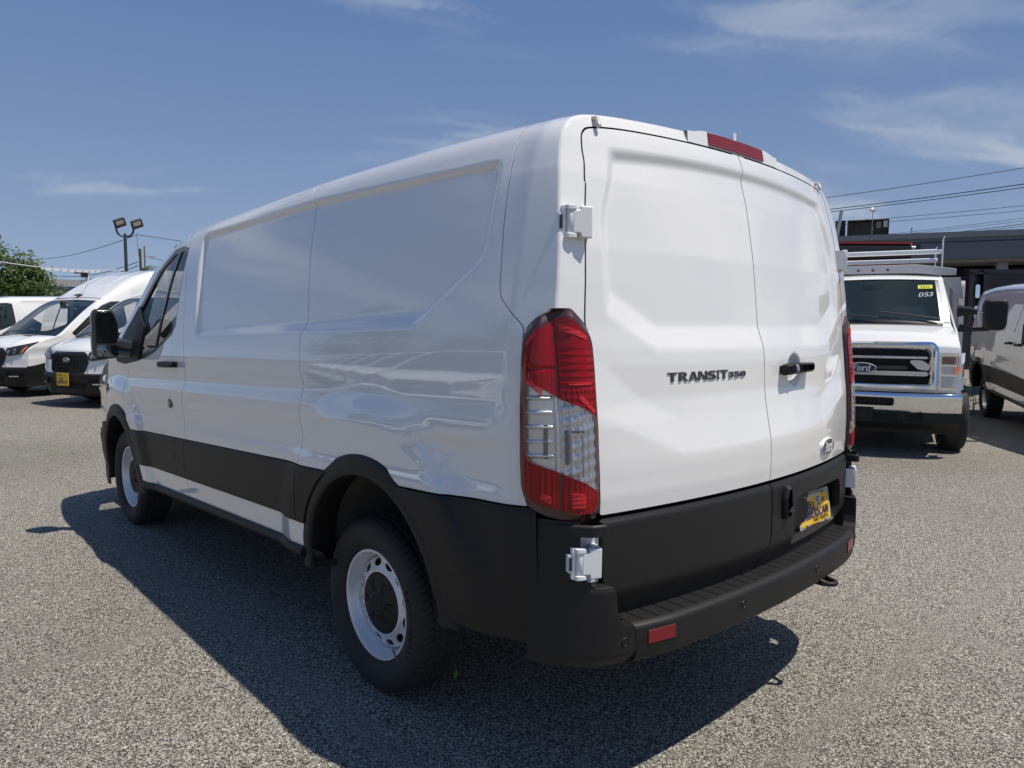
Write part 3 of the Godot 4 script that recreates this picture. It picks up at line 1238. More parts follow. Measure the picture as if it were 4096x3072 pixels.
func on_nose(x: float, y: float) -> Vector3:   # the point of the nose at this x and height (world height in the van's own frame)
	var lo := 7.0
	var hi := 17.0
	for i in 22:
		var k := (lo + hi) * 0.5
		var r := nose_row(k)
		var p := nosep(clampf(x / bodyx(r[0], r[1]).x, -1, 1), k)
		if p.y > y:
			lo = k
		else:
			hi = k
	var r := nose_row(lo)
	return nosep(clampf(x / bodyx(r[0], r[1]).x, -1, 1), lo)


func nose_piece(po: PackedVector2Array, lift: float, st: float, hem := 0.0) -> G:   # a piece laid on the nose within an outline of (x, height)
	var lo := po[0]
	var hi := po[0]
	for p in po:
		lo = lo.min(p)
		hi = hi.max(p)
	var g := G.new()
	g.patch(func(x: float, y: float) -> Vector3: return on_nose(x, y) + Vector3(0, lift * 0.2, -lift), steps(lo.x - 0.01, hi.x + 0.01, st), steps(lo.y - 0.01, hi.y + 0.01, st), Vector3.FORWARD, [func(p: Vector3) -> float: return psdf(po, Vector2(p.x, p.y - lift * 0.2))], hem)
	return g


func cab(root: Node3D, side: Callable, ks: PackedFloat32Array, wp: PackedVector2Array, fine: bool, st: float) -> void:
	var W: Material = M.white_paint
	var B: Material = M.black_plastic
	var R := Vector3.RIGHT
	var us := steps(-1, 1, 0.05)
	# windscreen header and pillars, hood, nose, bumper
	var g := G.new()
	g.patch(nosep, us, steps(0, 1.15, 0.2), Vector3.FORWARD + Vector3.UP)
	for s in [[-1.0, -0.925], [0.925, 1.0]]:
		g.patch(nosep, steps(s[0], s[1], 0.02), steps(1.0, 6.2, 0.25), Vector3.FORWARD + Vector3.UP)
	obj("windscreen_frame", g, W, root)
	g = G.new()
	g.patch(func(u: float, k: float) -> Vector3: return nosep(u, k) + Vector3(0, -0.006, 0.006), steps(-0.93, 0.93, 0.06), steps(1.1, 5.6, 0.25), Vector3.FORWARD + Vector3.UP)
	obj("windscreen", g, M.glass, root)
	g = G.new()
	g.patch(func(u: float, k: float) -> Vector3: return nosep(u, k) + Vector3(0, -0.012, 0.006), steps(-0.93, 0.93, 0.06), steps(5.45, 7.0, 0.2), Vector3.UP)
	obj("cowl", g, M.black_plastic, root)
	g = G.new()
	var hood := func(u: float, k: float) -> Vector3:
		var p := nosep(u, k)
		p.y += 0.016 * (sm(0.50, 0.60, absf(u)) - sm(0.84, 0.97, absf(u))) * sm(7.0, 7.6, k) * sm(10.6, 9.6, k)
		return p
	g.patch(hood, us, steps(6.9, 10.3, 0.12), Vector3.UP, [], 0.015, true)
	obj("hood", g, W, root)
	g = G.new()
	g.patch(nosep, us, steps(10.35, 14.0, 0.15), Vector3.FORWARD)
	obj("nose_panel", g, W, root)
	g = G.new()
	var bump := func(u: float, k: float) -> Vector3:
		var p := nosep(u, k)
		var au := absf(u)
		p.z -= 0.02 * sm(13.6, 13.9, k)
		p.x *= 1.0 + 0.012 * sm(13.6, 13.9, k)
		p.z += 0.035 * sm(14.2, 14.6, k) * sm(16.4, 15.8, k) * sm(0.58, 0.52, au)
		return p
	g.patch(bump, steps(-1, 1, 0.03), steps(13.6, 17.0, 0.1), Vector3.FORWARD, [], 0.03, true)
	# the bumper's ends run back to the wheel arches
	var bcut := func(p: Vector3) -> float: return minf(Vector2(p.z + 3.24, p.y - SH * p.z - 0.48).length() - 0.505, 0.76 + 0.10 * sm(-4.2, -3.6, p.z) - (p.y - SH * p.z))
	var bend := G.new()
	bend.patch(func(z: float, y: float) -> Vector3: return bodyx(y, z) + Vector3(0.010, 0, 0), steps(-4.215, -3.6, st * 1.5), steps(0.36, 0.90, st * 1.5), R, [bcut], 0.012)
	g.add(bend)
	g.add(bend.mirrored())
	obj("front_bumper", g, B, root)
	var yo := -0.147
	if not fine or true:
		g = nose_piece(rpoly(pv([-0.40, 1.115 + yo, -0.47, 1.06 + yo, -0.50, 0.93 + yo, -0.42, 0.735 + yo, 0.42, 0.735 + yo, 0.50, 0.93 + yo, 0.47, 1.06 + yo, 0.40, 1.115 + yo]), 0.03), 0.008, 0.04, 0.02)
		var grille := obj("grille", g, M.gloss_black, root)
		g = G.new()
		for i in 17:
			var x := -0.44 + 0.055 * i
			var top := 1.09 + yo - 0.25 * maxf(0.0, absf(x) - 0.36)
			var low := 0.755 + yo + 1.6 * maxf(0.0, absf(x) - 0.42)
			var pts := []
			for j in 6:
				pts.append(on_nose(x, lerpf(top, low, j / 5.0)) + Vector3(0, 0, -0.014))
			g.tube(pts, 0.009, 5)
		for i in 4:
			var pts := []
			for j in 9:
				pts.append(on_nose(lerpf(-0.46, 0.46, j / 8.0), 1.06 + yo - 0.07 * i) + Vector3(0, 0, -0.018))
			g.tube(pts, 0.005, 5)
		obj("grille_bar", g, M.black_plastic, grille)
		oval_badge(grille, frame(on_nose(0, 0.97 + yo) + Vector3(0, 0, -0.03), Vector3.LEFT, Vector3.UP), 0.19, 0.08)
		for s in [-1.0, 1.0]:
			g = nose_piece(rpoly(pv([s * 0.50, 1.105 + yo, s * 0.50, 0.985 + yo, s * 0.56, 0.955 + yo, s * 0.84, 1.00 + yo, s * 0.935, 1.17 + yo, s * 0.955, 1.245 + yo, s * 0.80, 1.185 + yo]), 0.02), 0.022, 0.025, 0.03)
			var hl := obj("headlight", g, M.gloss_black, root)
			g = nose_piece(pv([s * 0.80, 1.005 + yo, s * 0.86, 1.13 + yo, s * 0.90, 1.15 + yo, s * 0.85, 1.02 + yo]), 0.027, 0.012)
			obj("turn_signal", g, M.amber, hl)
			g = G.new()
			for q in [[0.575, 1.035, 0.035], [0.70, 1.055, 0.045]]:
				var c := on_nose(s * q[0], q[1] + yo) + Vector3(0, 0, -0.026)
				g.lathe([Vector2(q[2] * 0.2, -0.005), Vector2(q[2] * 0.7, 0.004), Vector2(q[2], 0.012), Vector2(q[2] * 1.1, 0.010)], Transform3D(Basis(Vector3.RIGHT, -PI / 2 + 0.25), c), 16)
			obj("reflector", g, M.chrome, hl)
			g = nose_piece(rpoly(pv([s * 0.56, 0.66 + yo, s * 0.52, 0.60 + yo, s * 0.60, 0.525 + yo, s * 0.84, 0.535 + yo, s * 0.90, 0.66 + yo]), 0.03), 0.046, 0.03, 0.02)
			var fog := obj("fog_lamp_pocket", g, M.dark_gap, root)
			g = nose_piece(rpoly(pv([s * 0.60, 0.565 + yo, s * 0.62, 0.54 + yo, s * 0.81, 0.545 + yo, s * 0.80, 0.57 + yo]), 0.01), 0.056, 0.02)
			obj("fog_lamp_strip", g, M.satin_chrome, fog)
			# hood vents
			g = G.new()
			g.patch(func(u: float, k: float) -> Vector3: return hood.call(u, k) + Vector3(0, 0.004, 0), steps(s * 0.30, s * 0.62, 0.08 * s) if s > 0 else steps(-0.62, -0.30, 0.08), steps(7.25, 7.5, 0.08), Vector3.UP)
			obj("hood_vent", g, M.dark_gap, root)
		g = nose_piece(pv([-0.42, 0.56 + yo, -0.38, 0.47 + yo, 0.38, 0.47 + yo, 0.42, 0.56 + yo]), 0.0, 0.04)
		g.patch(func(x: float, y: float) -> Vector3: return on_nose(x, y) + Vector3(0, 0, 0.014), steps(-0.42, 0.42, 0.06), steps(0.47 + yo, 0.56 + yo, 0.03), Vector3.FORWARD)
		obj("lower_grille", g, M.dark_gap, root)
		g = G.new()   # aerial, its base, wipers
		g.tube([Vector3(0, 2.09, -2.42), Vector3(0, 2.33, -2.24)], 0.004, 5)
		g.lathe([Vector2(0.0, 0.05), Vector2(0.06, 0.035), Vector2(0.11, 0.0)], Transform3D(Basis().scaled(Vector3(0.6, 1, 1.4)), Vector3(0.0, 2.055, -2.45)), 12)
		obj("aerial", g, M.gloss_black, root)
		g = G.new()
		for s in [-0.30, 0.42]:
			g.tube([nosep(s + 0.2, 5.9) + Vector3(0, 0.02, -0.02), nosep(s, 5.35) + Vector3(0, 0.03, -0.02), nosep(s - 0.42, 5.2) + Vector3(0, 0.03, -0.02)], 0.009, 5)
		obj("wiper", g, M.black_plastic, root)
	# door windows: black surround, glass, quarter bar, and the sail that carries the mirror
	var inwin := func(p: Vector3) -> float: return psdf(wp, Vector2(p.z, p.y - SH * p.z)) + 0.004
	var rim := func(p: Vector3) -> float: return 0.030 - psdf(wp, Vector2(p.z, p.y - SH * p.z))
	var sail := func(p: Vector3) -> float: return -2.72 + 0.16 * (p.y - SH * p.z - 1.3) - p.z
	var nosail := func(p: Vector3) -> float: return -(-2.72 + 0.16 * (p.y - SH * p.z - 1.3) - p.z) + 0.01
	var sunk := func(z: float, k: float) -> Vector3: return side.call(z, k) - Vector3(0.007, 0, 0)
	var sunk2 := func(z: float, k: float) -> Vector3: return side.call(z, k) - Vector3(0.014, 0, 0)
	g = G.new()
	g.patch(sunk, steps(-3.4, -2.0, st), ks, R, [inwin, rim], 0.02)
	var bar := func(p: Vector3) -> float: return 0.014 - absf(p.z + 2.355 - 0.28 * (p.y - SH * p.z - 1.66))
	g.patch(sunk, steps(-2.6, -2.2, 0.01 if fine else 0.03), ks, R, [inwin, bar], 0.01)
	both("window_frame", g, M.gloss_black, root)
	g = G.new()
	g.patch(sunk2, steps(-3.4, -2.0, st * 2), ks, R, [inwin, nosail], 0.0)
	both("door_window", g, M.dark_glass if fine else M.glass, root)
	g = G.new()
	var sailp := func(z: float, k: float) -> Vector3: return side.call(z, k) + Vector3(0.008, 0, 0)
	g.patch(sailp, steps(-3.4, -2.6, st), ks, R, [inwin, sail, func(p: Vector3) -> float: return 1.66 - (p.y - SH * p.z) - 0.55 * (p.z + 2.9)], 0.02)
	both("mirror_sail", g, B, root)
	mirror(root, fine)
	# handles and lock
	for s in [-1.0, 1.0]:
		for z in ([-2.10] if s < 0 else [-2.10, -1.62]):
			g = G.new()
			var c := bodyx(1.30, z)
			g.prism(rrect(0.235, 0.036, 0.014), Transform3D(Basis(Vector3(0, 0.04, -s).normalized() * 1.0, Vector3(0, 1, 0.04 * s).normalized(), Vector3(s, 0, 0)), Vector3(s * (c.x + 0.022), c.y, z)), 0.026, 0.008)
			g.box(Vector3(s * (c.x + 0.005), c.y, z - 0.09), Vector3(0.04, 0.028, 0.03))
			g.box(Vector3(s * (c.x + 0.005), c.y, z + 0.09), Vector3(0.04, 0.028, 0.03))
			var h := obj("door_handle", g, B, root)
			if fine and s < 0:
				g = G.new()
				var l := bodyx(1.069, -2.107)
				g.prism(ellipse(0.027, 0.030, 20), Transform3D(Basis(Vector3(0, 0, -s), Vector3.UP, Vector3(s, 0, 0)), Vector3(s * l.x, l.y, l.z)), 0.008, 0.003)
				var lk := obj("door_lock", g, M.gloss_black, root)
				g = G.new()
				g.prism(ellipse(0.009, 0.009, 14), Transform3D(Basis(Vector3(0, 0, -s), Vector3.UP, Vector3(s, 0, 0)), Vector3(s * (l.x + 0.007), l.y, l.z)), 0.003, 0.001)
				obj("key_cylinder", g, M.satin_chrome, lk)
	# inside: dash, wheel, seats
	g = G.new()
	g.box(Vector3(0, 1.02, -3.02), Vector3(1.72, 0.34, 0.5))
	g.box(Vector3(0, 0.62, -2.6), Vector3(1.8, 0.06, 1.6))
	obj("dashboard", g, M.interior_dark, root)
	g = G.new()
	var ring := []
	var tilt := Basis(Vector3.RIGHT, -0.9)
	for i in 25:
		ring.append(Vector3(-0.42, 1.22, -2.62) + tilt * Vector3(cos(TAU * i / 24) * 0.19, 0, sin(TAU * i / 24) * 0.19))
	g.tube(ring, 0.016, 6, false)
	g.box(Vector3(-0.42, 1.21, -2.63), Vector3(0.36, 0.05, 0.03), tilt)
	obj("steering_wheel", g, M.interior_dark, root)
	for x in [-0.44, 0.44]:
		g = G.new()
		g.prism(rrect(0.50, 0.16, 0.05), Transform3D(Basis(Vector3.RIGHT, 0.0), Vector3(x, 0.93, -2.55)), 0.48, 0.04)
		g.prism(rpoly(pv([-0.24, 0, 0.24, 0, 0.20, 0.62, -0.20, 0.62]), 0.08), Transform3D(Basis(Vector3.RIGHT, -0.16), Vector3(x, 0.94, -2.20)), 0.13, 0.04)
		var seat := obj("seat", g, M.seat, root)
		g = G.new()
		var hr := rpoly(pv([-0.14, 0, 0.14, 0, 0.12, 0.21, -0.12, 0.21]), 0.06, 5)
		var loop := []
		for p in hr:
			loop.append(Vector3(x + p.x, 1.59 + p.y, -2.06))
		loop.append(loop[0])
		g.tube(loop, 0.038, 8, false)
		obj("headrest", g, M.seat, seat)
	g = G.new()
	g.prism(rrect(0.24, 0.07, 0.03), frame(Vector3(0, 1.80, -2.80), Vector3.RIGHT, Vector3.UP), 0.03, 0.01)
	g.box(Vector3(0, 1.86, -2.83), Vector3(0.10, 0.12, 0.08))
	obj("rear_view_mirror", g, M.interior_dark, root)
	if not fine:
		g = G.new()
		var p := nosep(-0.55, 2.4)
		g.box(p + Vector3(0, -0.02, 0.03), Vector3(0.11, 0.04, 0.004), Basis(Vector3.RIGHT, -0.9))
		obj("stock_sticker", g, M.sticker_yellow, root)


func mirror(root: Node3D, fine: bool) -> void:
	# head of a tall door mirror, seen from behind, on the left; the right one is its mirror image
	var z := -2.985
	var po := pv([-0.080, -0.165, 0.065, -0.165, 0.080, -0.10, 0.072, 0.10, 0.045, 0.168, -0.066, 0.166, -0.084, 0.13, -0.086, -0.09]) if fine else pv([-0.080, -0.15, 0.080, -0.15, 0.080, 0.12, -0.070, 0.13])
	for s in [-1.0, 1.0]:
		var flip := PackedVector2Array()
		for p in po:
			flip.append(Vector2(p.x * -s, p.y))
		var c := Vector3(s * 1.155, 1.395, z)
		var g := G.new()
		var face := Transform3D(Basis(), c)
		var shape := rpoly(flip, 0.035, 5)
		g.prism(shape, Transform3D(Basis(), c + Vector3(0, 0, -0.035)), 0.05, 0.012, false)
		var big := shape
		g.prism(big, Transform3D(Basis(Vector3.LEFT, Vector3.UP, Vector3.FORWARD), c + Vector3(0, 0, -0.034)) * Transform3D(Basis(Vector3.LEFT, Vector3.UP, Vector3.BACK)), 0.0, 0.0, false)
		# bulged front shell
		for k in 3:
			var a := 1.0 - 0.10 * k * k
			var b := 1.0 - 0.10 * (k + 1) * (k + 1)
			for i in shape.size():
				var p := shape[i]
				var q := shape[(i + 1) % shape.size()]
				g.quad(c + Vector3(p.x * a, p.y * a, -0.035 - 0.03 * k), c + Vector3(q.x * a, q.y * a, -0.035 - 0.03 * k), c + Vector3(q.x * b, q.y * b, -0.065 - 0.03 * k), c + Vector3(p.x * b, p.y * b, -0.065 - 0.03 * k), Vector3(p.x * 4, p.y * 4, -0.3 - 0.6 * k).normalized())
		var f := []
		for p in shape:
			f.append(c + Vector3(p.x * 0.1, p.y * 0.1, -0.125))
		g.fan(f, Vector3.FORWARD)
		# two stub arms to the sail
		g.tube([Vector3(s * 1.085, 1.33, z - 0.02), Vector3(s * 1.00, 1.315, z + 0.08), Vector3(s * 0.97, 1.28, z + 0.10)], [0.040, 0.034, 0.036], 8)
		g.tube([Vector3(s * 1.085, 1.275, z - 0.02), Vector3(s * 1.0, 1.26, z + 0.08), Vector3(s * 0.97, 1.25, z + 0.10)], [0.030, 0.028, 0.032], 8)
		var m := obj("door_mirror", g, M.gloss_black if fine else M.black_plastic, root)
		if fine:
			g = G.new()
			var up := PackedVector2Array()
			for p in rpoly(pv([-0.064, -0.060, 0.066, -0.060, 0.060, 0.09, 0.036, 0.148, -0.055, 0.146, -0.066, 0.10]), 0.022, 5):
				up.append(Vector2(p.x * -s, p.y))
			g.prism(up, Transform3D(Basis(), c + Vector3(0, 0, 0.010)), 0.008, 0.002)
			obj("mirror_pane", g, M.mirror_dark, m).rotation = Vector3.ZERO
			g = G.new()
			var dn := PackedVector2Array()
			for p in rpoly(pv([-0.058, -0.152, 0.055, -0.152, 0.067, -0.10, 0.066, -0.074, -0.066, -0.074, -0.068, -0.11]), 0.018, 5):
				dn.append(Vector2(p.x * -s, p.y))
			var cv := G.new()
			cv.patch(func(x: float, y: float) -> Vector3: return c + Vector3(x, y, 0.0215 - 1.6 * x * x - 1.6 * (y + 0.112) * (y + 0.112)), steps(-0.075, 0.075, 0.006), steps(-0.16, -0.065, 0.006), Vector3.BACK, [func(p: Vector3) -> float: return psdf(dn, Vector2(p.x - c.x, p.y - c.y))], 0.006)
			obj("wide_angle_pane", cv, M.mirror_glass, m)


func oval_badge(parent: Node, xf: Transform3D, w: float, h: float) -> void:
	var g := G.new()
	g.prism(ellipse(w / 2, h / 2), xf, 0.006, 0.002)
	obj("badge", g, M.badge_ring, parent)
	g = G.new()
	g.prism(ellipse(w / 2 * 0.95, h / 2 * 0.89), xf.translated_local(Vector3(0, 0, 0.0055)), 0.002, 0.0)
	obj("badge_field", g, M.badge_navy, parent)
	g = G.new()
	g.text("Ford", fnt.serif, h * 0.62, xf.translated_local(Vector3(0, 0, 0.0078)), 0.0015, w * 0.62, 0.22)
	obj("badge_lettering", g, M.print_white, parent)


# ---------------------------------------------------------------- the van's tail

const BPATH := [-0.776, 1.162, -0.83, 1.148, -0.875, 1.128, -0.91, 1.100, -0.945, 1.062, -0.975, 1.018, -0.998, 0.972, -1.010, 0.940]


func bumper_z(x: float) -> float:
	return tab([0.0, 1.238, 0.275, 1.231, 0.45, 1.219, 0.626, 1.200, 0.70, 1.184, 0.776, 1.162, 0.83, 1.148], absf(x))


func hinge(root: Node3D, s: float, at: Vector3, called: String) -> void:
	var g := G.new()
	var xf := Transform3D(Basis(Vector3.UP, s * 0.45).scaled(Vector3(0.84, 0.93, 0.84)), at)
	var leaf := rpoly(pv([-0.012, -0.036, 0.018, -0.036, 0.018, -0.050, 0.062, -0.050, 0.062, 0.048, 0.016, 0.048, 0.016, 0.036, -0.012, 0.036]), 0.004, 2)
	var fl := PackedVector2Array()
	for p in leaf:
		fl.append(Vector2(p.x * -s, p.y))
	g.prism(fl, xf.translated_local(Vector3(0, 0, 0.012)), 0.024, 0.004)
	g.box(xf * Vector3(-s * 0.05, 0, -0.014), Vector3(0.026, 0.09, 0.07), xf.basis)
	g.lathe([Vector2(0, -0.037), Vector2(0.015, -0.037), Vector2(0.017, -0.034), Vector2(0.017, 0.034), Vector2(0.015, 0.037), Vector2(0, 0.037)], xf.translated_local(Vector3(s * 0.012, 0, 0.018)), 14)
	for y in [-0.043, 0.043]:
		g.prism(rpoly(pv([-0.022, -0.022, 0.020, -0.022, 0.020, 0.016, -0.022, 0.016]), 0.012, 3), Transform3D(xf.basis * Basis(Vector3.RIGHT, -PI / 2), xf * Vector3(s * 0.014, y - 0.006, 0.016)), 0.013, 0.003)
	g.box(xf * Vector3(s * 0.037, 0, 0.0), Vector3(0.012, 0.098, 0.04), xf.basis)
	g.box(xf * Vector3(s * 0.048, 0, 0.002), Vector3(0.016, 0.056, 0.03), xf.basis)
	var o := obj(called, g, M.hinge_white, root)
	g = G.new()
	g.prism(rrect(0.010, 0.044, 0.002), Transform3D(xf.basis, xf * Vector3(s * 0.049, 0, 0.016)), 0.004, 0.001)
	obj("hinge_stop", g, M.gloss_black, o)
	g = G.new()
	g.lathe([Vector2(0.0, 0.006), Vector2(0.009, 0.006), Vector2(0.010, 0.0)], Transform3D(xf.basis * Basis(Vector3.RIGHT, PI / 2), xf * Vector3(s * 0.032, -0.002, 0.008)), 10)
	obj("hinge_bolt", g, M.galvanised, o)


func lamp_plan(u: float, y: float) -> Vector2:   # plan of the right tail lamp at height y: u = 0 at the door, 1 on the flank
	var c := [Vector2(0.862, rear_base(0.862, y) - 0.002), Vector2(0.926, rear_base(0.926, y) + 0.004), Vector2(0.970 - 0.01 * sm(1.2, 1.5, y), rear_base(0.96, y) - 0.036), Vector2(bodyx(y - 0.033, 0.955).x + 0.007, 0.968), Vector2(bodyx(y - 0.033, 0.92).x + 0.002, 0.922)]
	var t := [0.0, 0.35, 0.55, 0.78, 1.0]
	var i := 0
	while i < 3 and u > t[i + 1]:
		i += 1
	var f: float = (u - t[i]) / (t[i + 1] - t[i])
	var p: Vector2 = c[maxi(i - 1, 0)]
	var q: Vector2 = c[mini(i + 2, 4)]
	return (c[i] as Vector2).cubic_interpolate(c[i + 1], p, q, f)


func lamp_point(u: float, y: float, out: float) -> Vector3:
	var a := lamp_plan(clampf(u - 0.02, 0, 1), y)
	var b := lamp_plan(clampf(u + 0.02, 0, 1), y)
	var t := (b - a).normalized()
	var q := Vector2(-t.y, t.x)
	if q.dot(Vector2(1, 1)) < 0:
		q = -q
	var p := lamp_plan(u, y)
	return Vector3(p.x + q.x * out, y, p.y + q.y * out)


func tail_lamp(root: Node3D) -> void:
	var shape := rpoly(pv([0.0, 0.905, 0.0, 1.43, 0.06, 1.462, 0.36, 1.519, 0.56, 1.519, 0.80, 1.495, 0.97, 1.462, 1.0, 1.44, 1.0, 0.985, 0.93, 0.945, 0.66, 0.915, 0.34, 0.897]), 0.03, 3)
	var inner := rpoly(pv([0.10, 0.93, 0.09, 1.40, 0.14, 1.435, 0.38, 1.492, 0.55, 1.492, 0.78, 1.462, 0.90, 1.425, 0.90, 0.99, 0.80, 0.962, 0.62, 0.942, 0.34, 0.925]), 0.03, 3)
	var clear := pv([0.865, 1.31, 0.105, 1.205, 0.095, 0.985, 0.50, 1.045, 0.80, 1.075, 0.855, 1.10])
	var build := func(po: PackedVector2Array, out: float, st: Vector2, bump: Callable, hem: float, hole := PackedVector2Array()) -> G:
		var lo := po[0]
		var hi := po[0]
		for p in po:
			lo = lo.min(p)
			hi = hi.max(p)
		var g := G.new()
		var cuts := [func(u: float, y: float) -> float: return psdf(po, Vector2(u, y))]
		if hole.size():
			cuts.append(func(u: float, y: float) -> float: return -psdf(hole, Vector2(u, y)))
		g.patch(func(u: float, y: float) -> Vector3: return lamp_point(u, y, out + bump.call(u, y)), steps(lo.x - 0.001, hi.x + 0.001, st.x), steps(lo.y - 0.001, hi.y + 0.001, st.y), Vector3(0.6, 0, 0.8), [], hem, false, cuts)
		return g
	var flat := func(_u: float, _y: float) -> float: return 0.0
	var rimf := func(u: float, y: float) -> float: return 0.011 * sm(0.0, 0.03, psdf(shape, Vector2(u, y)))
	var g: G = build.call(shape, 0.004, Vector2(0.015, 0.010), rimf, 0.03, clear)
	var gl: G = build.call(inner, 0.0185, Vector2(0.008, 0.004), func(u: float, y: float) -> float:
		# moulded optics: ribs, a step between the cells, fine prisms
		var d := 0.0
		if u < 0.5:
			d += 0.0011 * sin(y * 300.0) * sm(1.205, 1.22, y) * sm(1.42, 1.40, y) + 0.0010 * sin(u * 150.0) * sm(1.30, 1.28, y)
		else:
			d += 0.0010 * sin(u * 110.0) * sm(1.35, 1.33, y)
		return d - 0.006 * sm(0.022, 0.0, absf(u - 0.52)) - 0.004 * sm(0.008, 0.0, absf(y - 1.345)) * sm(0.5, 0.54, u), 0.004, clear)
	var gr: G = build.call(clear, 0.0125, Vector2(0.008, 0.004), func(u: float, y: float) -> float:
		# bright bowl: pillow optics on the inner half, cross bars on the outer
		var d := -0.004 + (0.0036 * sin(u * 95.0) + 0.0028 * sin(y * 170.0 + u * 14.0)) * sm(0.52, 0.48, u)
		d += 0.007 * sm(0.005, 0.002, absf(fposmod(y + 0.02, 0.042) - 0.021)) * sm(0.56, 0.60, u)
		return d + 0.007 * sm(0.03, 0.012, absf(u - 0.54)), 0.0)
	var gd := []   # dark cells in the bowl
	for e in [[0.66, 1.135, 0.022, 0.05], [0.46, 1.12, 0.016, 0.05], [0.33, 1.095, 0.006, 0.06], [0.24, 1.10, 0.005, 0.07], [0.36, 1.165, 0.06, 0.004]]:
		var q := G.new()
		q.patch(func(u: float, y: float) -> Vector3: return lamp_point(u, y, 0.0145), steps(e[0] - e[2], e[0] + e[2], 0.03), steps(e[1] - e[3], e[1] + e[3], 0.02), Vector3(0.6, 0, 0.8))
		gd.append(q)
	var gb := []   # brighter cells of the red optics
	for po in [pv([0.885, 1.36, 0.855, 1.37, 0.855, 1.32, 0.70, 1.285, 0.70, 1.265, 0.885, 1.315]), pv([0.885, 1.42, 0.80, 1.452, 0.79, 1.442, 0.86, 1.41]), pv([0.12, 1.225, 0.34, 1.275, 0.34, 1.255, 0.12, 1.21]), pv([0.15, 1.30, 0.42, 1.30, 0.42, 1.307, 0.15, 1.307]), pv([0.18, 1.44, 0.46, 1.475, 0.46, 1.455, 0.18, 1.425]), pv([0.30, 0.945, 0.42, 0.945, 0.42, 0.99, 0.30, 0.985]), pv([0.60, 0.955, 0.72, 0.968, 0.70, 0.985, 0.60, 0.975])]:
		gb.append(build.call(po, 0.0205, Vector2(0.012, 0.004), func(u: float, y: float) -> float: return 0.0008 * sin(y * 500.0), 0.002))
	var gc: G = build.call(clear, 0.021, Vector2(0.03, 0.02), flat, 0.003)
	for s in [1.0, -1.0]:
		var lamp := obj("tail_lamp", g if s > 0 else g.mirrored(), M.dark_red_lens, root)
		obj("red_lens", gl if s > 0 else gl.mirrored(), M.red_lens, lamp)
		obj("lamp_reflector", gr if s > 0 else gr.mirrored(), M.lamp_silver, lamp)
		for q in gd:
			obj("reflector_recess", q if s > 0 else q.mirrored(), M.gloss_black, lamp)
		for q in gb:
			obj("lens_optic", q if s > 0 else q.mirrored(), M.bright_red, lamp)
		obj("clear_lens", gc if s > 0 else gc.mirrored(), M.clear_lens, lamp)


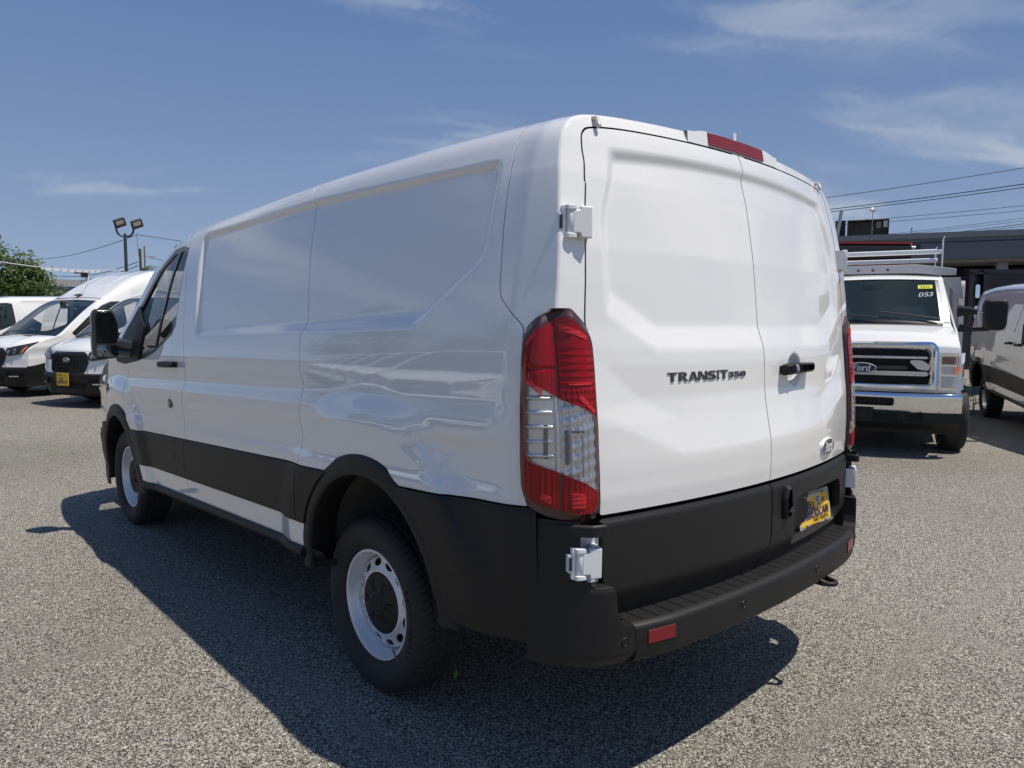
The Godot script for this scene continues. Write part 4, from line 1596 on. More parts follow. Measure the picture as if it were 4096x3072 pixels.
func van_tail(root: Node3D, outline: PackedVector2Array, fine: bool, st: float) -> void:
	var W: Material = M.white_paint
	var B: Material = M.black_plastic
	var K := Vector3.BACK
	var full := outline.duplicate()
	for i in range(outline.size() - 2, -1, -1):
		full.append(Vector2(-outline[i].x, outline[i].y))
	var inside := func(p: Vector3) -> float: return psdf(full, Vector2(p.x, p.y)) - 0.006
	var face := func(x: float, y: float) -> Vector3: return Vector3(x, y, rearz(x, y))
	var step: float = 0.009 if fine else 0.03
	var cl := 0.8935
	var doors := []
	for s in [-1.0, 1.0]:
		var g := G.new()
		g.patch(face, steps(-0.9, 0.0, step) if s < 0 else steps(0.0, 0.9, step), steps(0.884, 2.10, step), K, [inside, func(p: Vector3) -> float: return p.x * s - 0.003], 0.03)
		doors.append(obj("rear_door", g, W, root))
	# black lower cladding of the doors
	var low := func(x: float, y: float) -> Vector3:
		var z := rear_base(x, 0.92) + 0.008 - 0.012 * sm(0.878, 0.896, y) + 0.004 * sm(0.92, 0.80, y) - 0.032 * sm(0.68, 0.58, y)
		return Vector3(x, y, z)
	var pocket := rpoly(pv([0.185, 0.625, 0.20, 0.80, 0.24, 0.818, 0.70, 0.812, 0.735, 0.78, 0.745, 0.69, 0.70, 0.62]), 0.03)
	var shape := rpoly(pv([-0.849, 0.895, 0.849, 0.895, 0.842, 0.70, 0.79, 0.575, -0.79, 0.575, -0.842, 0.70]), 0.01)
	for s in [-1.0, 1.0]:
		var g := G.new()
		var cuts := [func(p: Vector3) -> float: return psdf(shape, Vector2(p.x, p.y)), func(p: Vector3) -> float: return p.x * s - 0.004 - s * 0.055 * sm(0.70, 0.58, p.y) * -1.0]
		if s > 0:
			cuts.append(func(p: Vector3) -> float: return -psdf(pocket, Vector2(p.x, p.y)))
		g.patch(low, steps(-0.87, 0.02, 0.012) if s < 0 else steps(-0.08, 0.87, 0.012), steps(0.57, 0.90, 0.008), K, cuts, 0.03)
		var c := obj("rear_door_cladding", g, B, root)
		if s > 0:
			g = G.new()
			g.patch(func(x: float, y: float) -> Vector3: return Vector3(x, y, low.call(x, y).z - 0.055 - 0.02 * sm(0.62, 0.8, y)), steps(0.15, 0.77, 0.02), steps(0.60, 0.83, 0.02), K, [func(p: Vector3) -> float: return psdf(pocket, Vector2(p.x, p.y)) + 0.008])
			g.patch(func(t: float, d: float) -> Vector3:
				var i := int(t) % pocket.size()
				var p := pocket[i]
				return Vector3(p.x, p.y, low.call(p.x, p.y).z - d), steps(0, pocket.size(), 1), steps(0, 0.075, 0.025), Vector3.UP)
			obj("plate_recess", g, B, c)
			g = G.new()   # pull grip beside the plate
			g.prism(rpoly(pv([-0.026, -0.062, 0.022, -0.066, 0.034, -0.02, 0.024, 0.062, -0.012, 0.066, -0.034, 0.02]), 0.012), Transform3D(Basis(), Vector3(0.105, 0.812, low.call(0.105, 0.81).z - 0.006)), 0.026, 0.014)
			var grip := obj("rear_camera_housing", g, B, root)
			g = G.new()
			g.lathe([Vector2(0.0, 0.004), Vector2(0.010, 0.005), Vector2(0.014, 0.0)], Transform3D(Basis(Vector3.RIGHT, PI / 2 + 0.5), Vector3(0.112, 0.785, low.call(0.105, 0.81).z + 0.019)), 14)
			obj("camera_lens", g, M.gloss_black, grip)
	if not fine:
		return
	tail_lamp(root)
	# hinges, upper on the corner posts, lower in the bumper ends
	for s in [-1.0, 1.0]:
		hinge(root, s, Vector3(s * 0.897, 1.768, 0.998), "upper_hinge")
		hinge(root, s, Vector3(s * 0.918, 0.782, 1.070), "lower_hinge")
	# door handle with its dished recess, and the lettering
	var hx := 0.245
	var g := G.new()
	var hb := Vector3(hx, 1.306, rear_base(hx, 1.306) - 0.022)
	var fx := frame(hb, Vector3(1, 0, -0.055), Vector3(0, 1, -0.1))
	g.prism(rpoly(pv([-0.135, -0.023, 0.112, -0.017, 0.118, 0.018, -0.06, 0.022, -0.132, 0.018]), 0.010), fx.translated_local(Vector3(0, 0, 0.024)), 0.026, 0.008)
	g.box(fx * Vector3(-0.105, 0, 0.014), Vector3(0.05, 0.028, 0.034), fx.basis)
	g.box(fx * Vector3(0.095, 0.002, 0.014), Vector3(0.04, 0.022, 0.034), fx.basis)
	var h := obj("rear_door_handle", g, B, root)
	g = G.new()
	g.prism(ellipse(0.017, 0.017, 20), fx.translated_local(Vector3(-0.055, 0.0, 0.0485)), 0.003, 0.001)
	obj("lock_bezel", g, M.gloss_black, h)
	g = G.new()
	g.prism(ellipse(0.008, 0.011, 16), fx.translated_local(Vector3(-0.055, 0.0, 0.0515)), 0.002, 0.0005)
	obj("key_cylinder", g, M.satin_chrome, h)
	g = G.new()
	var word := "TRANSIT"
	for i in 7:
		var w: float = [0.046, 0.044, 0.046, 0.046, 0.044, 0.013, 0.046][i]
		var x0: float = [-0.553, -0.500, -0.452, -0.403, -0.353, -0.304, -0.287][i]
		var x := x0 + w / 2
		var c := Vector3(x, 1.306, rearz(x, 1.306) - 0.001)
		var xa := frame(c, Vector3(1, 0, rearz(x + 0.02, 1.306) - rearz(x - 0.02, 1.306)) * Vector3(1, 1, 25), Vector3(0, 1, -0.06))
		g.text(word[i], fnt.bold, 0.0295, xa, 0.0042, w)
	for i in 3:
		var x := -0.237 + 0.036 * i + 0.016
		var c := Vector3(x, 1.304, rearz(x, 1.304) - 0.001)
		g.text("350"[i], fnt.bold, 0.019, frame(c, Vector3(1, 0, -0.05), Vector3(0, 1, -0.06)), 0.005, 0.033)
	obj("model_lettering", g, M.gloss_black, root)
	var oc := Vector3(0.535, 0.972, 0)
	oc.z = rearz(oc.x, oc.y) - 0.001
	var ox := frame(oc, Vector3(1, 0, -0.135), Vector3(0, 1, 0.0))
	g = G.new()
	g.prism(ellipse(0.080, 0.0375), ox, 0.003, 0.002)
	obj("badge_seat", g, W, root)
	oval_badge(root, ox.translated_local(Vector3(0, 0, 0.003)), 0.152, 0.069)
	# high brake light on a hump of the roof
	g = G.new()
	var hump := func(x: float, z: float) -> Vector3:
		var y := 2.176 + roof_lift(minf(z, 0.97)) + SH * z - 0.0015 - 0.033 * x * x
		return Vector3(x, y + 0.016 * sm(0.30, 0.20, absf(x)) * sm(0.60, 0.95, z) * 0.8, z)
	g.patch(hump, steps(-0.31, 0.31, 0.01), steps(0.62, 0.985, 0.02), Vector3.UP)
	for i in 62:
		var x0 := -0.31 + 0.01 * i
		var a: Vector3 = hump.call(x0, 0.985)
		var b: Vector3 = hump.call(x0 + 0.01, 0.985)
		g.quad(a, b, Vector3(b.x, 2.101 - 0.02 * b.x * b.x, 0.997 - 0.09 * b.x * b.x), Vector3(a.x, 2.101 - 0.02 * a.x * a.x, 0.997 - 0.09 * a.x * a.x), Vector3(0, 0.2, 1).normalized())
	var hp := obj("brake_light_housing", g, W, root)
	g = G.new()
	var lens := func(x: float, t: float) -> Vector3:
		var p: Vector3 = hump.call(x, 0.985)
		return Vector3(x, lerpf(2.107 - 0.02 * x * x, p.y - 0.003, t), 1.001 - 0.009 * t - 0.09 * x * x + 0.0006 * sin(t * 26.0))
	g.patch(lens, steps(-0.190, 0.190, 0.008), steps(0, 1, 0.05), K, [], 0.02, true)
	obj("high_brake_light", g, M.reflector_red, hp)
	bumper(root)
	plate(root, frame(Vector3(0.556, 0.690, 1.078), Vector3(1, 0, -0.02), Vector3(0, 1, -0.16)))


func bumper(root: Node3D) -> void:
	var B: Material = M.black_plastic
	# beam with its tread
	var prof := pv([0.44, -0.06, 0.462, -0.012, 0.478, 0.0, 0.56, 0.0, 0.570, -0.003, 0.577, -0.012, 0.5795, -0.024])
	var g := G.new()
	g.patch(func(x: float, k: float) -> Vector3:
		var q := prof[int(k)]
		return Vector3(x, q.x, bumper_z(x) + q.y), steps(-0.774, 0.774, 0.02), steps(0, 6, 1), Vector3.BACK, [], 0.02, true)
	var gt := G.new()
	var tread := func(x: float, t: float) -> Vector3:
		var z := lerpf(bumper_z(x) - 0.024, 1.02, t)
		var c := fposmod(x + 0.029 * 100.0, 0.058) - 0.029
		var d := 0.005 * sm(0.0045, 0.0015, absf(c)) * sm(0.02, 0.05, t) if t > 0.02 else 0.0
		return Vector3(x, 0.5795 + 0.006 * t - d, z)
	gt.patch(tread, steps(-0.774, 0.774, 0.0016), PackedFloat32Array([0, 0.05, 0.09, 0.10, 0.13, 0.3, 0.6, 1.0]), Vector3.UP)
	g.add(gt)
	var o := obj("rear_bumper", g, B, root)
	# corner pieces, with a post that rises beside the door and frames the lower hinge
	var path := Curve2D.new()
	var bp := pv(BPATH)
	for i in bp.size():
		var t := (bp[mini(i + 1, bp.size() - 1)] - bp[maxi(i - 1, 0)]) / 6.0
		path.add_point(bp[i], -t, t)
	var L := path.get_baked_length()
	var cp := func(s: float) -> Vector2: return path.sample_baked(s, true)
	var top := rpoly(pv([0.0, 0.452, 0.0, 0.578, 0.030, 0.579, 0.052, 0.594, 0.064, 0.625, 0.070, 0.690, 0.078, 0.703, 0.142, 0.703, 0.150, 0.712, 0.182, 0.725, 0.182, 0.862, 0.182, 0.902, L, 0.905, L, 0.462]), 0.006, 2)
	g = G.new()
	var us := steps(0.0, L, 0.005)
	var ys := steps(0.43, 0.91, 0.006)
	var outer := func(s: float, y: float) -> Vector3:
		var p: Vector2 = cp.call(s)
		var inw := 0.05 * sm(0.50, 0.43, y) + 0.012 * sm(0.58, 0.72, y) * sm(0.10, 0.02, s) + 0.006 * (sm(0.694, 0.703, y)) * sm(0.16, 0.14, s)
		return Vector3(p.x, y, p.y - inw)
	var cut := func(p: Vector3) -> float:
		return psdf(top, Vector2(path.get_closest_offset(Vector2(p.x, p.z)), p.y)) + 0.0004
	g.patch(outer, us, ys, Vector3(-0.6, 0, 0.8), [cut], 0.05)
	# shelf on top of the post, and the ledge under the lamp
	var sh := PackedVector2Array()
	for s in [0.068, 0.09, 0.11, 0.135, 0.15]:
		var p: Vector2 = cp.call(s)
		sh.append(Vector2(p.x, -(p.y - 0.016)))
	sh.append_array(pv([-0.90, -1.0, -0.83, -1.02]))
	g.prism(sh, Transform3D(Basis(Vector3.RIGHT, -PI / 2), Vector3(0, 0.690, 0)), 0.0115, 0.002)
	var led := pv([-0.860, -1.03, -0.860, -1.122, -0.870, -1.134, -0.918, -1.118, -0.962, -1.060, -0.985, -1.015, -1.008, -0.95, -0.97, -0.93])
	g.prism(rpoly(led, 0.008, 2), Transform3D(Basis(Vector3.RIGHT, -PI / 2), Vector3(0, 0.862, 0)), 0.033, 0.010)
	for s in [-1.0, 1.0]:
		var c := obj("bumper_corner", g if s < 0 else g.mirrored(), B, root)
	# white post behind the hinge
	g = G.new()
	g.box(Vector3(-0.885, 0.785, 1.035), Vector3(0.10, 0.16, 0.04), Basis(Vector3.UP, -0.4))
	both("hinge_post", g, M.hinge_white, root)
	# parking sensors and reflectors
	for e in [[-0.275, 0.532], [0.275, 0.532]]:
		g = G.new()
		var x: float = e[0]
		var xf := frame(Vector3(x, e[1], bumper_z(x) - 0.001), Vector3(1, 0, (bumper_z(x + 0.02) - bumper_z(x - 0.02)) / 0.04), Vector3.UP)
		g.lathe([Vector2(0.0, 0.0025), Vector2(0.0095, 0.0025), Vector2(0.0105, 0.001), Vector2(0.012, 0.0035), Vector2(0.0135, 0.001)], Transform3D(xf.basis * Basis(Vector3.RIGHT, PI / 2), xf.origin), 22)
		obj("parking_sensor", g, B, o)
	for s in [-1.0, 1.0]:
		g = G.new()
		var p: Vector2 = cp.call(0.040)
		var q: Vector2 = cp.call(0.050)
		var xf := frame(Vector3(-s * p.x, 0.535, p.y - 0.001), Vector3(1, 0, -s * 0.30), Vector3.UP)
		g.lathe([Vector2(0.0, 0.0025), Vector2(0.0095, 0.0025), Vector2(0.0105, 0.001), Vector2(0.012, 0.0035), Vector2(0.0135, 0.001)], Transform3D(xf.basis * Basis(Vector3.RIGHT, PI / 2), xf.origin), 22)
		obj("parking_sensor", g, B, o)
		g = G.new()
		var x: float = s * 0.678
		xf = frame(Vector3(x, 0.533, bumper_z(x) - 0.002), Vector3(1, 0, (bumper_z(x + 0.05) - bumper_z(x - 0.05)) / 0.1), Vector3.UP)
		g.prism(rrect(0.108, 0.042, 0.004), xf, 0.004, 0.001)
		obj("bumper_reflector", g, M.reflector_red, o)
		g = G.new()
		g.prism(rrect(0.113, 0.047, 0.005), xf.translated_local(Vector3(0, 0, -0.001)), 0.0035, 0.001)
		obj("reflector_seat", g, M.dark_gap, o)
	g = G.new()
	var loop := []
	for i in 17:
		var a := PI * i / 16.0
		loop.append(Vector3(0.40 + cos(a) * 0.036, 0.445, 1.19 + sin(a) * 0.06))
	loop.insert(0, Vector3(0.436, 0.44, 1.05))
	loop.append(Vector3(0.364, 0.44, 1.05))
	g.tube(loop, 0.010, 10)
	obj("tow_loop", g, M.black_plastic, root)


func plate(root: Node3D, xf: Transform3D) -> void:
	var g := G.new()
	g.prism(rrect(0.306, 0.157, 0.012), xf, 0.006, 0.002)
	var p := obj("licence_plate", g, M.frame_grey, root)
	g = G.new()
	g.prism(rpoly(pv([-0.140, -0.058, 0.140, -0.058, 0.140, 0.059, -0.140, 0.059]), 0.003), xf.translated_local(Vector3(0, 0, 0.006)), 0.0012, 0.0)
	obj("plate_field", g, M.plate_yellow, p)
	var t := func(s: String, f: Font, h: float, x: float, y: float, w: float, m: Material, z := 0.0076, turn := 0.0, skew := 0.0) -> void:
		var q := G.new()
		q.text(s, f, h, xf * Transform3D(Basis(Vector3.BACK, turn), Vector3(x, y, z)), 0.0006, w, skew)
		obj("plate_lettering", q, m, p)
	t.call("ANOTHER", fnt.plain, 0.018, -0.083, 0.030, 0.085, M.print_black, 0.0076, 0.06)
	for k in 3:
		var d: float = [0.0018, 0.0008, 0.0][k]
		var m: Material = [M.print_red, M.print_white, M.print_navy][k]
		t.call("ALL", fnt.bold, 0.032 + d * 2, -0.032, 0.020, 0.066 + d * 3, m, 0.0076 + 0.0006 * k, 0.02, 0.1)
		t.call("AMERICAN", fnt.bold, 0.034 + d * 2, 0.006, -0.014, 0.235 + d * 3, m, 0.0082 + 0.0006 * k, 0.02, 0.1)
	t.call("FAMILY MEMBER", fnt.plain, 0.017, 0.045, -0.043, 0.145, M.print_black)
	t.call("ALL AMERICAN FORD", fnt.bold, 0.011, 0.0, -0.0685, 0.235, M.print_black, 0.0062)
	t.call("HACKENSACK, PARAMUS NJ", fnt.plain, 0.010, 0.0, 0.069, 0.18, M.print_black, 0.0062)
	for k in 2:
		g = G.new()
		g.prism(ellipse(0.021 - 0.002 * k, 0.014 - 0.002 * k, 20), xf.translated_local(Vector3(0.033, 0.040, 0.0074 + 0.0006 * k)), 0.0006, 0.0)
		obj("plate_emblem", g, [M.print_white, M.print_blue][k], p)
	t.call("Ford", fnt.serif, 0.010, 0.033, 0.040, 0.024, M.print_white, 0.0092, 0.0, 0.2)
	for e in [[0.079, 0.031, M.print_red], [0.092, 0.031, M.tan_metal]]:
		g = G.new()
		g.prism(rrect(0.012, 0.018, 0.001), xf.translated_local(Vector3(e[0], e[1], 0.0074)), 0.0006, 0.0)
		obj("plate_emblem", g, e[2], p)
	g = G.new()
	g.prism(ellipse(0.008, 0.008, 16), xf.translated_local(Vector3(0.040, 0.018, 0.0074)), 0.0006, 0.0)
	obj("plate_emblem", g, M.print_blue, p)
	g = G.new()   # little waving flag beside the words
	for i in 5:
		g = G.new()
		var pts := PackedVector2Array()
		for j in 9:
			var x := -0.128 + 0.056 * j / 8.0
			pts.append(Vector2(x, 0.012 - 0.0052 * i + 0.005 * sin(j * 0.8)))
		for j in range(8, -1, -1):
			var x := -0.128 + 0.056 * j / 8.0
			pts.append(Vector2(x, 0.012 - 0.0052 * (i + 1) + 0.005 * sin(j * 0.8)))
		g.prism(pts, xf.translated_local(Vector3(0, 0, 0.0074)), 0.0005, 0.0)
		obj("flag_stripe", g, M.print_red if i % 2 == 0 else M.print_white, p)
	for x in [-0.09, 0.09]:
		for y in [-0.055, 0.062]:
			g = G.new()
			g.lathe([Vector2(0.0, 0.006), Vector2(0.005, 0.005), Vector2(0.007, 0.0)], Transform3D(xf.basis * Basis(Vector3.RIGHT, PI / 2), xf * Vector3(x, y, 0.0075)), 12)
			obj("plate_screw", g, M.galvanised, p)
	for x in [-0.128, 0.128]:
		g = G.new()
		g.prism(ellipse(0.012, 0.0075, 18), xf.translated_local(Vector3(x, 0.068, 0.0062)), 0.0008, 0.0)
		var e := obj("plate_emblem", g, M.print_white, p)
		t.call("Ford", fnt.serif, 0.005, x, 0.068, 0.014, M.print_black, 0.0074, 0.0, 0.2)


# ---------------------------------------------------------------- the rest of the lot

func tree(called: String, label: String, at: Vector3, h: float, w: float, seed_: int, trunk := 0.35, group := "") -> Node3D:
	var r := RandomNumberGenerator.new()
	r.seed = seed_
	var root := thing(called, label, "tree", at, 0.0, group)
	var g := G.new()
	g.tube([Vector3.ZERO, Vector3(0.1, h * 0.25, 0.05), Vector3(0, h * 0.6, 0), Vector3(0.1, h * 0.85, 0)], [0.05 * h * 0.6, 0.035 * h * 0.6, 0.02 * h * 0.6, 0.01], 8)
	var clumps := []
	for i in int(26 + h * 2):
		var a := r.randf() * TAU
		var t := r.randf()
		var rad := w * 0.5 * sqrt(r.randf()) * (sin(PI * clampf(0.18 + 0.80 * t, 0, 1)))
		var p := Vector3(cos(a) * rad, h * (0.22 + 0.74 * t), sin(a) * rad)
		clumps.append([p, w * r.randf_range(0.10, 0.19)])
		if i % 3 == 0:
			g.tube([Vector3(0, p.y * 0.6, 0), p.lerp(Vector3(0, p.y, 0), 0.4) - Vector3(0, 0.1 * h * 0.2, 0), p], [0.012 * h * 0.5, 0.008 * h * 0.5, 0.004], 5)
	obj("trunk", g, M.bark, root)
	var leaf := G.new()
	leaf.fan([Vector3(0, 0, 0), Vector3(0.35, 0.12, 0.28), Vector3(0, 0.05, 1.0), Vector3(-0.35, 0.12, 0.28)], Vector3.UP)
	for k in 4:
		var mm := MultiMesh.new()
		mm.transform_format = MultiMesh.TRANSFORM_3D
		mm.mesh = leaf.mesh(M["leaf%d" % k])
		var xs := []
		for c in clumps:
			var cnt := int(95 * [1.0, 0.8, 0.9, 0.35][k])
			for i in cnt:
				var d := Vector3(r.randfn(), r.randfn() * 0.75, r.randfn()).limit_length(2.2) * (c[1] as float) * 0.62
				var s := r.randf_range(0.10, 0.19) * (0.7 + h * 0.05)
				var b := Basis(Vector3.UP, r.randf() * TAU) * Basis(Vector3.RIGHT, r.randf_range(-1.0, 1.2)) * Basis(Vector3.BACK, r.randf_range(-0.8, 0.8))
				xs.append(Transform3D(b.scaled(Vector3(s, s, s)), (c[0] as Vector3) + d))
		mm.instance_count = xs.size()
		for i in xs.size():
			mm.set_instance_transform(i, xs[i])
		var mi := MultiMeshInstance3D.new()
		mi.name = "crown" if k == 0 else "crown_%03d" % k
		mi.multimesh = mm
		mi.set_meta("kind", "stuff")
		root.add_child(mi)
	return root


func wire(pts: Array, r: float, label: String, sag := 0.5) -> void:
	var g := G.new()
	for i in pts.size() - 1:
		var a: Vector3 = pts[i]
		var b: Vector3 = pts[i + 1]
		var line := []
		for j in 17:
			var t := j / 16.0
			line.append(a.lerp(b, t) - Vector3(0, sag * 4.0 * t * (1.0 - t), 0))
		g.tube(line, r, 5)
	tag(obj("overhead_wire", g, M.wire), label, "cable", "overhead wires")


func work_van(at: Vector3, turn: float) -> void:
	# chrome-fronted cutaway van with a ladder rack; origin on the ground under the middle of its front, -z forward
	var root := thing("work_van", "white work van with chrome grille, yellow windscreen sticker and ladder rack, facing the camera", "van", at, turn)
	var W: Material = M.white_paint
	var rows := [2.10, 1.28, 0.05, 0.03, 0.78, 2.07, 1.16, 0.06, 0.03, 0.80, 2.03, 1.10, 0.07, 0.025, 0.805, 1.54, 0.64, 0.14, 0.02, 0.88, 1.49, 0.60, 0.14, 0.02, 0.89, 1.47, 0.58, 0.14, 0.03, 0.90, 1.37, 0.24, 0.13, 0.035, 0.94, 1.25, 0.07, 0.10, 0.03, 0.96, 1.17, 0.05, 0.09, 0.02, 0.965, 0.95, 0.03, 0.08, 0.0, 0.985, 0.74, 0.03, 0.08, 0.0, 0.985]
	var row := func(u: float, k: float) -> Vector3:
		var i := clampi(int(k), 0, rows.size() / 5 - 2)
		var f := k - i
		var r := []
		for c in 5:
			r.append(lerpf(rows[i * 5 + c], rows[i * 5 + 5 + c], f))
		return Vector3(u * r[4], r[0] + r[3] * (1.0 - u * u), r[1] - r[2] * (1.0 - pow(absf(u), 2.4)))
	var us := steps(-1, 1, 0.05)
	var F := Vector3.FORWARD + Vector3.UP
	var g := G.new()
	g.patch(row, us, steps(0, 1.8, 0.2), F)
	for s in [[-1.0, -0.93], [0.93, 1.0]]:
		g.patch(row, steps(s[0], s[1], 0.02), steps(1.6, 3.4, 0.2), F)
	g.patch(func(u: float, z: float) -> Vector3: return Vector3(u * 0.78, 2.10 + 0.045 * (1.0 - u * u * u * u), z), us, steps(1.22, 2.6, 0.2), Vector3.UP)
	obj("cab_roof", g, W, root)
	g = G.new()
	g.patch(func(u: float, k: float) -> Vector3: return row.call(u, k) + Vector3(0, -0.01, 0.008), steps(-0.94, 0.94, 0.05), steps(1.75, 3.1, 0.2), F)
	obj("windscreen", g, M.glass, root)
	g = G.new()   # black edge band of the glass
	for s in [[-0.95, -0.89], [0.89, 0.95]]:
		g.patch(func(u: float, k: float) -> Vector3: return row.call(u, k) + Vector3(0, -0.004, 0.003), steps(s[0], s[1], 0.02), steps(1.75, 3.1, 0.2), F)
	g.patch(func(u: float, k: float) -> Vector3: return row.call(u, k) + Vector3(0, -0.004, 0.003), steps(-0.9, 0.9, 0.05), steps(1.75, 1.83, 0.04), F)
	obj("windscreen_seal", g, M.gloss_black, root)
	g = G.new()
	g.patch(func(u: float, k: float) -> Vector3: return row.call(u, k) + Vector3(0, -0.005, 0.004), us, steps(3.05, 4.6, 0.15), F)
	for i in 75:
		var u := -0.9 + 1.8 * i / 74.0
		g.box(row.call(u, 3.85) + Vector3(0, 0.004, -0.01), Vector3(0.012, 0.012, 0.075))
	obj("cowl_grille", g, M.truck_black, root)
	g = G.new()
	g.patch(row, us, steps(4.6, 8.2, 0.2), F, [], 0.02, true)
	obj("hood", g, W, root)
	g = G.new()
	g.patch(row, us, steps(8.2, 10.0, 0.2), Vector3.FORWARD)
	obj("front_panel", g, W, root)
	# sides of the cab and fenders
	g = G.new()
	var flank := func(z: float, y: float) -> Vector3:
		var x := tab([0.3, 0.97, 0.6, 1.0, 1.0, 1.012, 1.25, 0.995, 1.47, 0.935, 2.03, 0.805, 2.1, 0.78], y)
		x -= 0.035 * sm(0.5, 0.0, z)
		return Vector3(x, y, z)
	var fp := pv([0.03, 0.72, 0.03, 1.17, 0.07, 1.25, 0.24, 1.37, 0.60, 1.48, 1.12, 2.05, 1.28, 2.12, 2.6, 2.12, 2.6, 0.4, 1.4, 0.4, 1.35, 0.5])
	var fa := func(p: Vector3) -> float: return minf(psdf(fp, Vector2(p.z, p.y)), Vector2(p.z - 0.90, p.y - 0.42).length() - 0.47)
	var sw := pv([0.95, 1.33, 1.28, 1.90, 2.3, 1.92, 2.35, 1.30])
	g.patch(flank, steps(0.0, 2.6, 0.05), steps(0.4, 2.1, 0.05), Vector3.RIGHT, [fa, func(p: Vector3) -> float: return -psdf(sw, Vector2(p.z, p.y))], 0.02)
	both("cab_side", g, W, root)
	g = G.new()
	g.patch(func(z: float, y: float) -> Vector3: return flank.call(z, y) - Vector3(0.015, 0, 0), steps(0.9, 2.4, 0.1), steps(1.25, 1.95, 0.1), Vector3.RIGHT, [func(p: Vector3) -> float: return psdf(sw, Vector2(p.z, p.y))])
	both("door_window", g, M.dark_glass, root)
	# inside
	g = G.new()
	g.box(Vector3(0, 1.12, 1.05), Vector3(1.7, 0.40, 0.6))
	g.box(Vector3(0, 1.3, 2.62), Vector3(1.9, 1.7, 0.04))
	g.box(Vector3(0, 0.6, 1.6), Vector3(1.8, 0.06, 2.0))
	for x in [-0.45, 0.45]:
		g.prism(rpoly(pv([-0.24, 0.8, 0.24, 0.8, 0.2, 1.75, -0.2, 1.75]), 0.1), Transform3D(Basis(), Vector3(x, 0, 1.9)), 0.14, 0.04)
	obj("cab_interior", g, M.cab_trim, root)
	g = G.new()
	g.box(row.call(-0.08, 1.86) + Vector3(0, -0.06, 0.05), Vector3(0.12, 0.14, 0.05))
	g.box(row.call(-0.06, 1.95) + Vector3(0, -0.09, 0.10), Vector3(0.26, 0.07, 0.03))
	obj("rear_view_mirror", g, M.interior_dark, root)
	g = G.new()
	var sx := -0.60
	var sxf := frame(row.call(sx / 0.8, 2.16) + Vector3(0, -0.008, -0.004), Vector3.LEFT, Vector3(0, 0.54, 0.46).normalized())
	g.prism(rrect(0.155, 0.058, 0.004), sxf.translated_local(Vector3(0, 0, 0.004)), 0.002, 0.0)
	var st := obj("stock_sticker", g, M.sticker_yellow, root)
	g = G.new()
	g.text("0404", fnt.mono, 0.034, sxf.translated_local(Vector3(0, 0, 0.007)), 0.001, 0.10)
	obj("sticker_number", g, M.print_black, st)
	g = G.new()
	g.text("D53", fnt.plain, 0.065, frame(row.call(sx / 0.8, 2.36) + Vector3(0.0, -0.004, -0.006), Vector3(-1, 0.04, 0), Vector3(0, 0.54, 0.46).normalized()), 0.002, 0.145, 0.2)
	obj("chalk_mark", g, M.chalk, root)
	g = G.new()
	for e in [[0.30, -0.25], [-0.42, 0.30]]:
		g.tube([row.call(e[0] - 0.45, 3.2) + Vector3(0, 0.03, -0.02), row.call(e[0] - 0.1, 2.93) + Vector3(0, 0.02, -0.03), row.call(e[0] + 0.28, 2.85) + Vector3(0, 0.02, -0.03)], 0.010, 5)
	obj("wiper", g, M.gloss_black, root)
	# chrome grille: surround, bars and the dark behind them
	var fz := func(x: float) -> float: return 0.03 - 0.085 * (1.0 - pow(absf(x) / 0.98, 2.4))
	var bent := func(po: PackedVector2Array, d0: float, d: float, cut := PackedVector2Array()) -> G:
		var q := G.new()
		var lo := po[0]
		var hi := po[0]
		for p in po:
			lo = lo.min(p)
			hi = hi.max(p)
		var cs := [func(p: Vector3) -> float: return psdf(po, Vector2(p.x, p.y))]
		if cut.size():
			cs.append(func(p: Vector3) -> float: return -psdf(cut, Vector2(p.x, p.y)))
		q.patch(func(x: float, y: float) -> Vector3: return Vector3(x, y, fz.call(x) - d0), steps(lo.x - 0.005, hi.x + 0.005, 0.03), steps(lo.y - 0.005, hi.y + 0.005, 0.012), Vector3.FORWARD, cs, d)
		return q
	var outer := rpoly(pv([-0.755, 0.775, 0.755, 0.775, 0.755, 1.24, 0.70, 1.305, -0.70, 1.305, -0.755, 1.24]), 0.03)
	var hole := rpoly(pv([-0.665, 0.835, 0.665, 0.835, 0.665, 1.185, 0.63, 1.215, -0.63, 1.215, -0.665, 1.185]), 0.02)
	g = bent.call(rpoly(pv([-0.72, 0.79, 0.72, 0.79, 0.72, 1.25, -0.72, 1.25]), 0.02), 0.02, 0.0)
	var gr := obj("grille", g, M.dark_gap, root)
	g = G.new()   # the surround has a rounded face
	for k in 5:
		var a := k / 5.0
		var b := (k + 1) / 5.0
		for i in outer.size():
			var j := (i + 1) % outer.size()
			var h := [hole[i], hole[j]]
			var pts := []
			for e in [[i, a], [j, a], [j, b], [i, b]]:
				var p: Vector2 = outer[e[0]].lerp(hole[e[0]], e[1])
				pts.append(Vector3(p.x, p.y, fz.call(p.x) - 0.045 - 0.035 * sin(PI * (0.15 + 0.75 * (e[1] as float)))))
			var dir: Vector2 = (outer[i] - hole[i]).normalized()
			var t := cos(PI * (0.15 + 0.75 * (a + 0.1)))
			g.quad(pts[0], pts[1], pts[2], pts[3], Vector3(dir.x * t, dir.y * t, -0.8).normalized())
	g.add(bent.call(outer, 0.05, 0.07, rpoly(pv([-0.735, 0.79, 0.735, 0.79, 0.735, 1.23, 0.69, 1.285, -0.69, 1.285, -0.735, 1.23]), 0.03)))
	obj("grille_surround", g, M.chrome, gr)
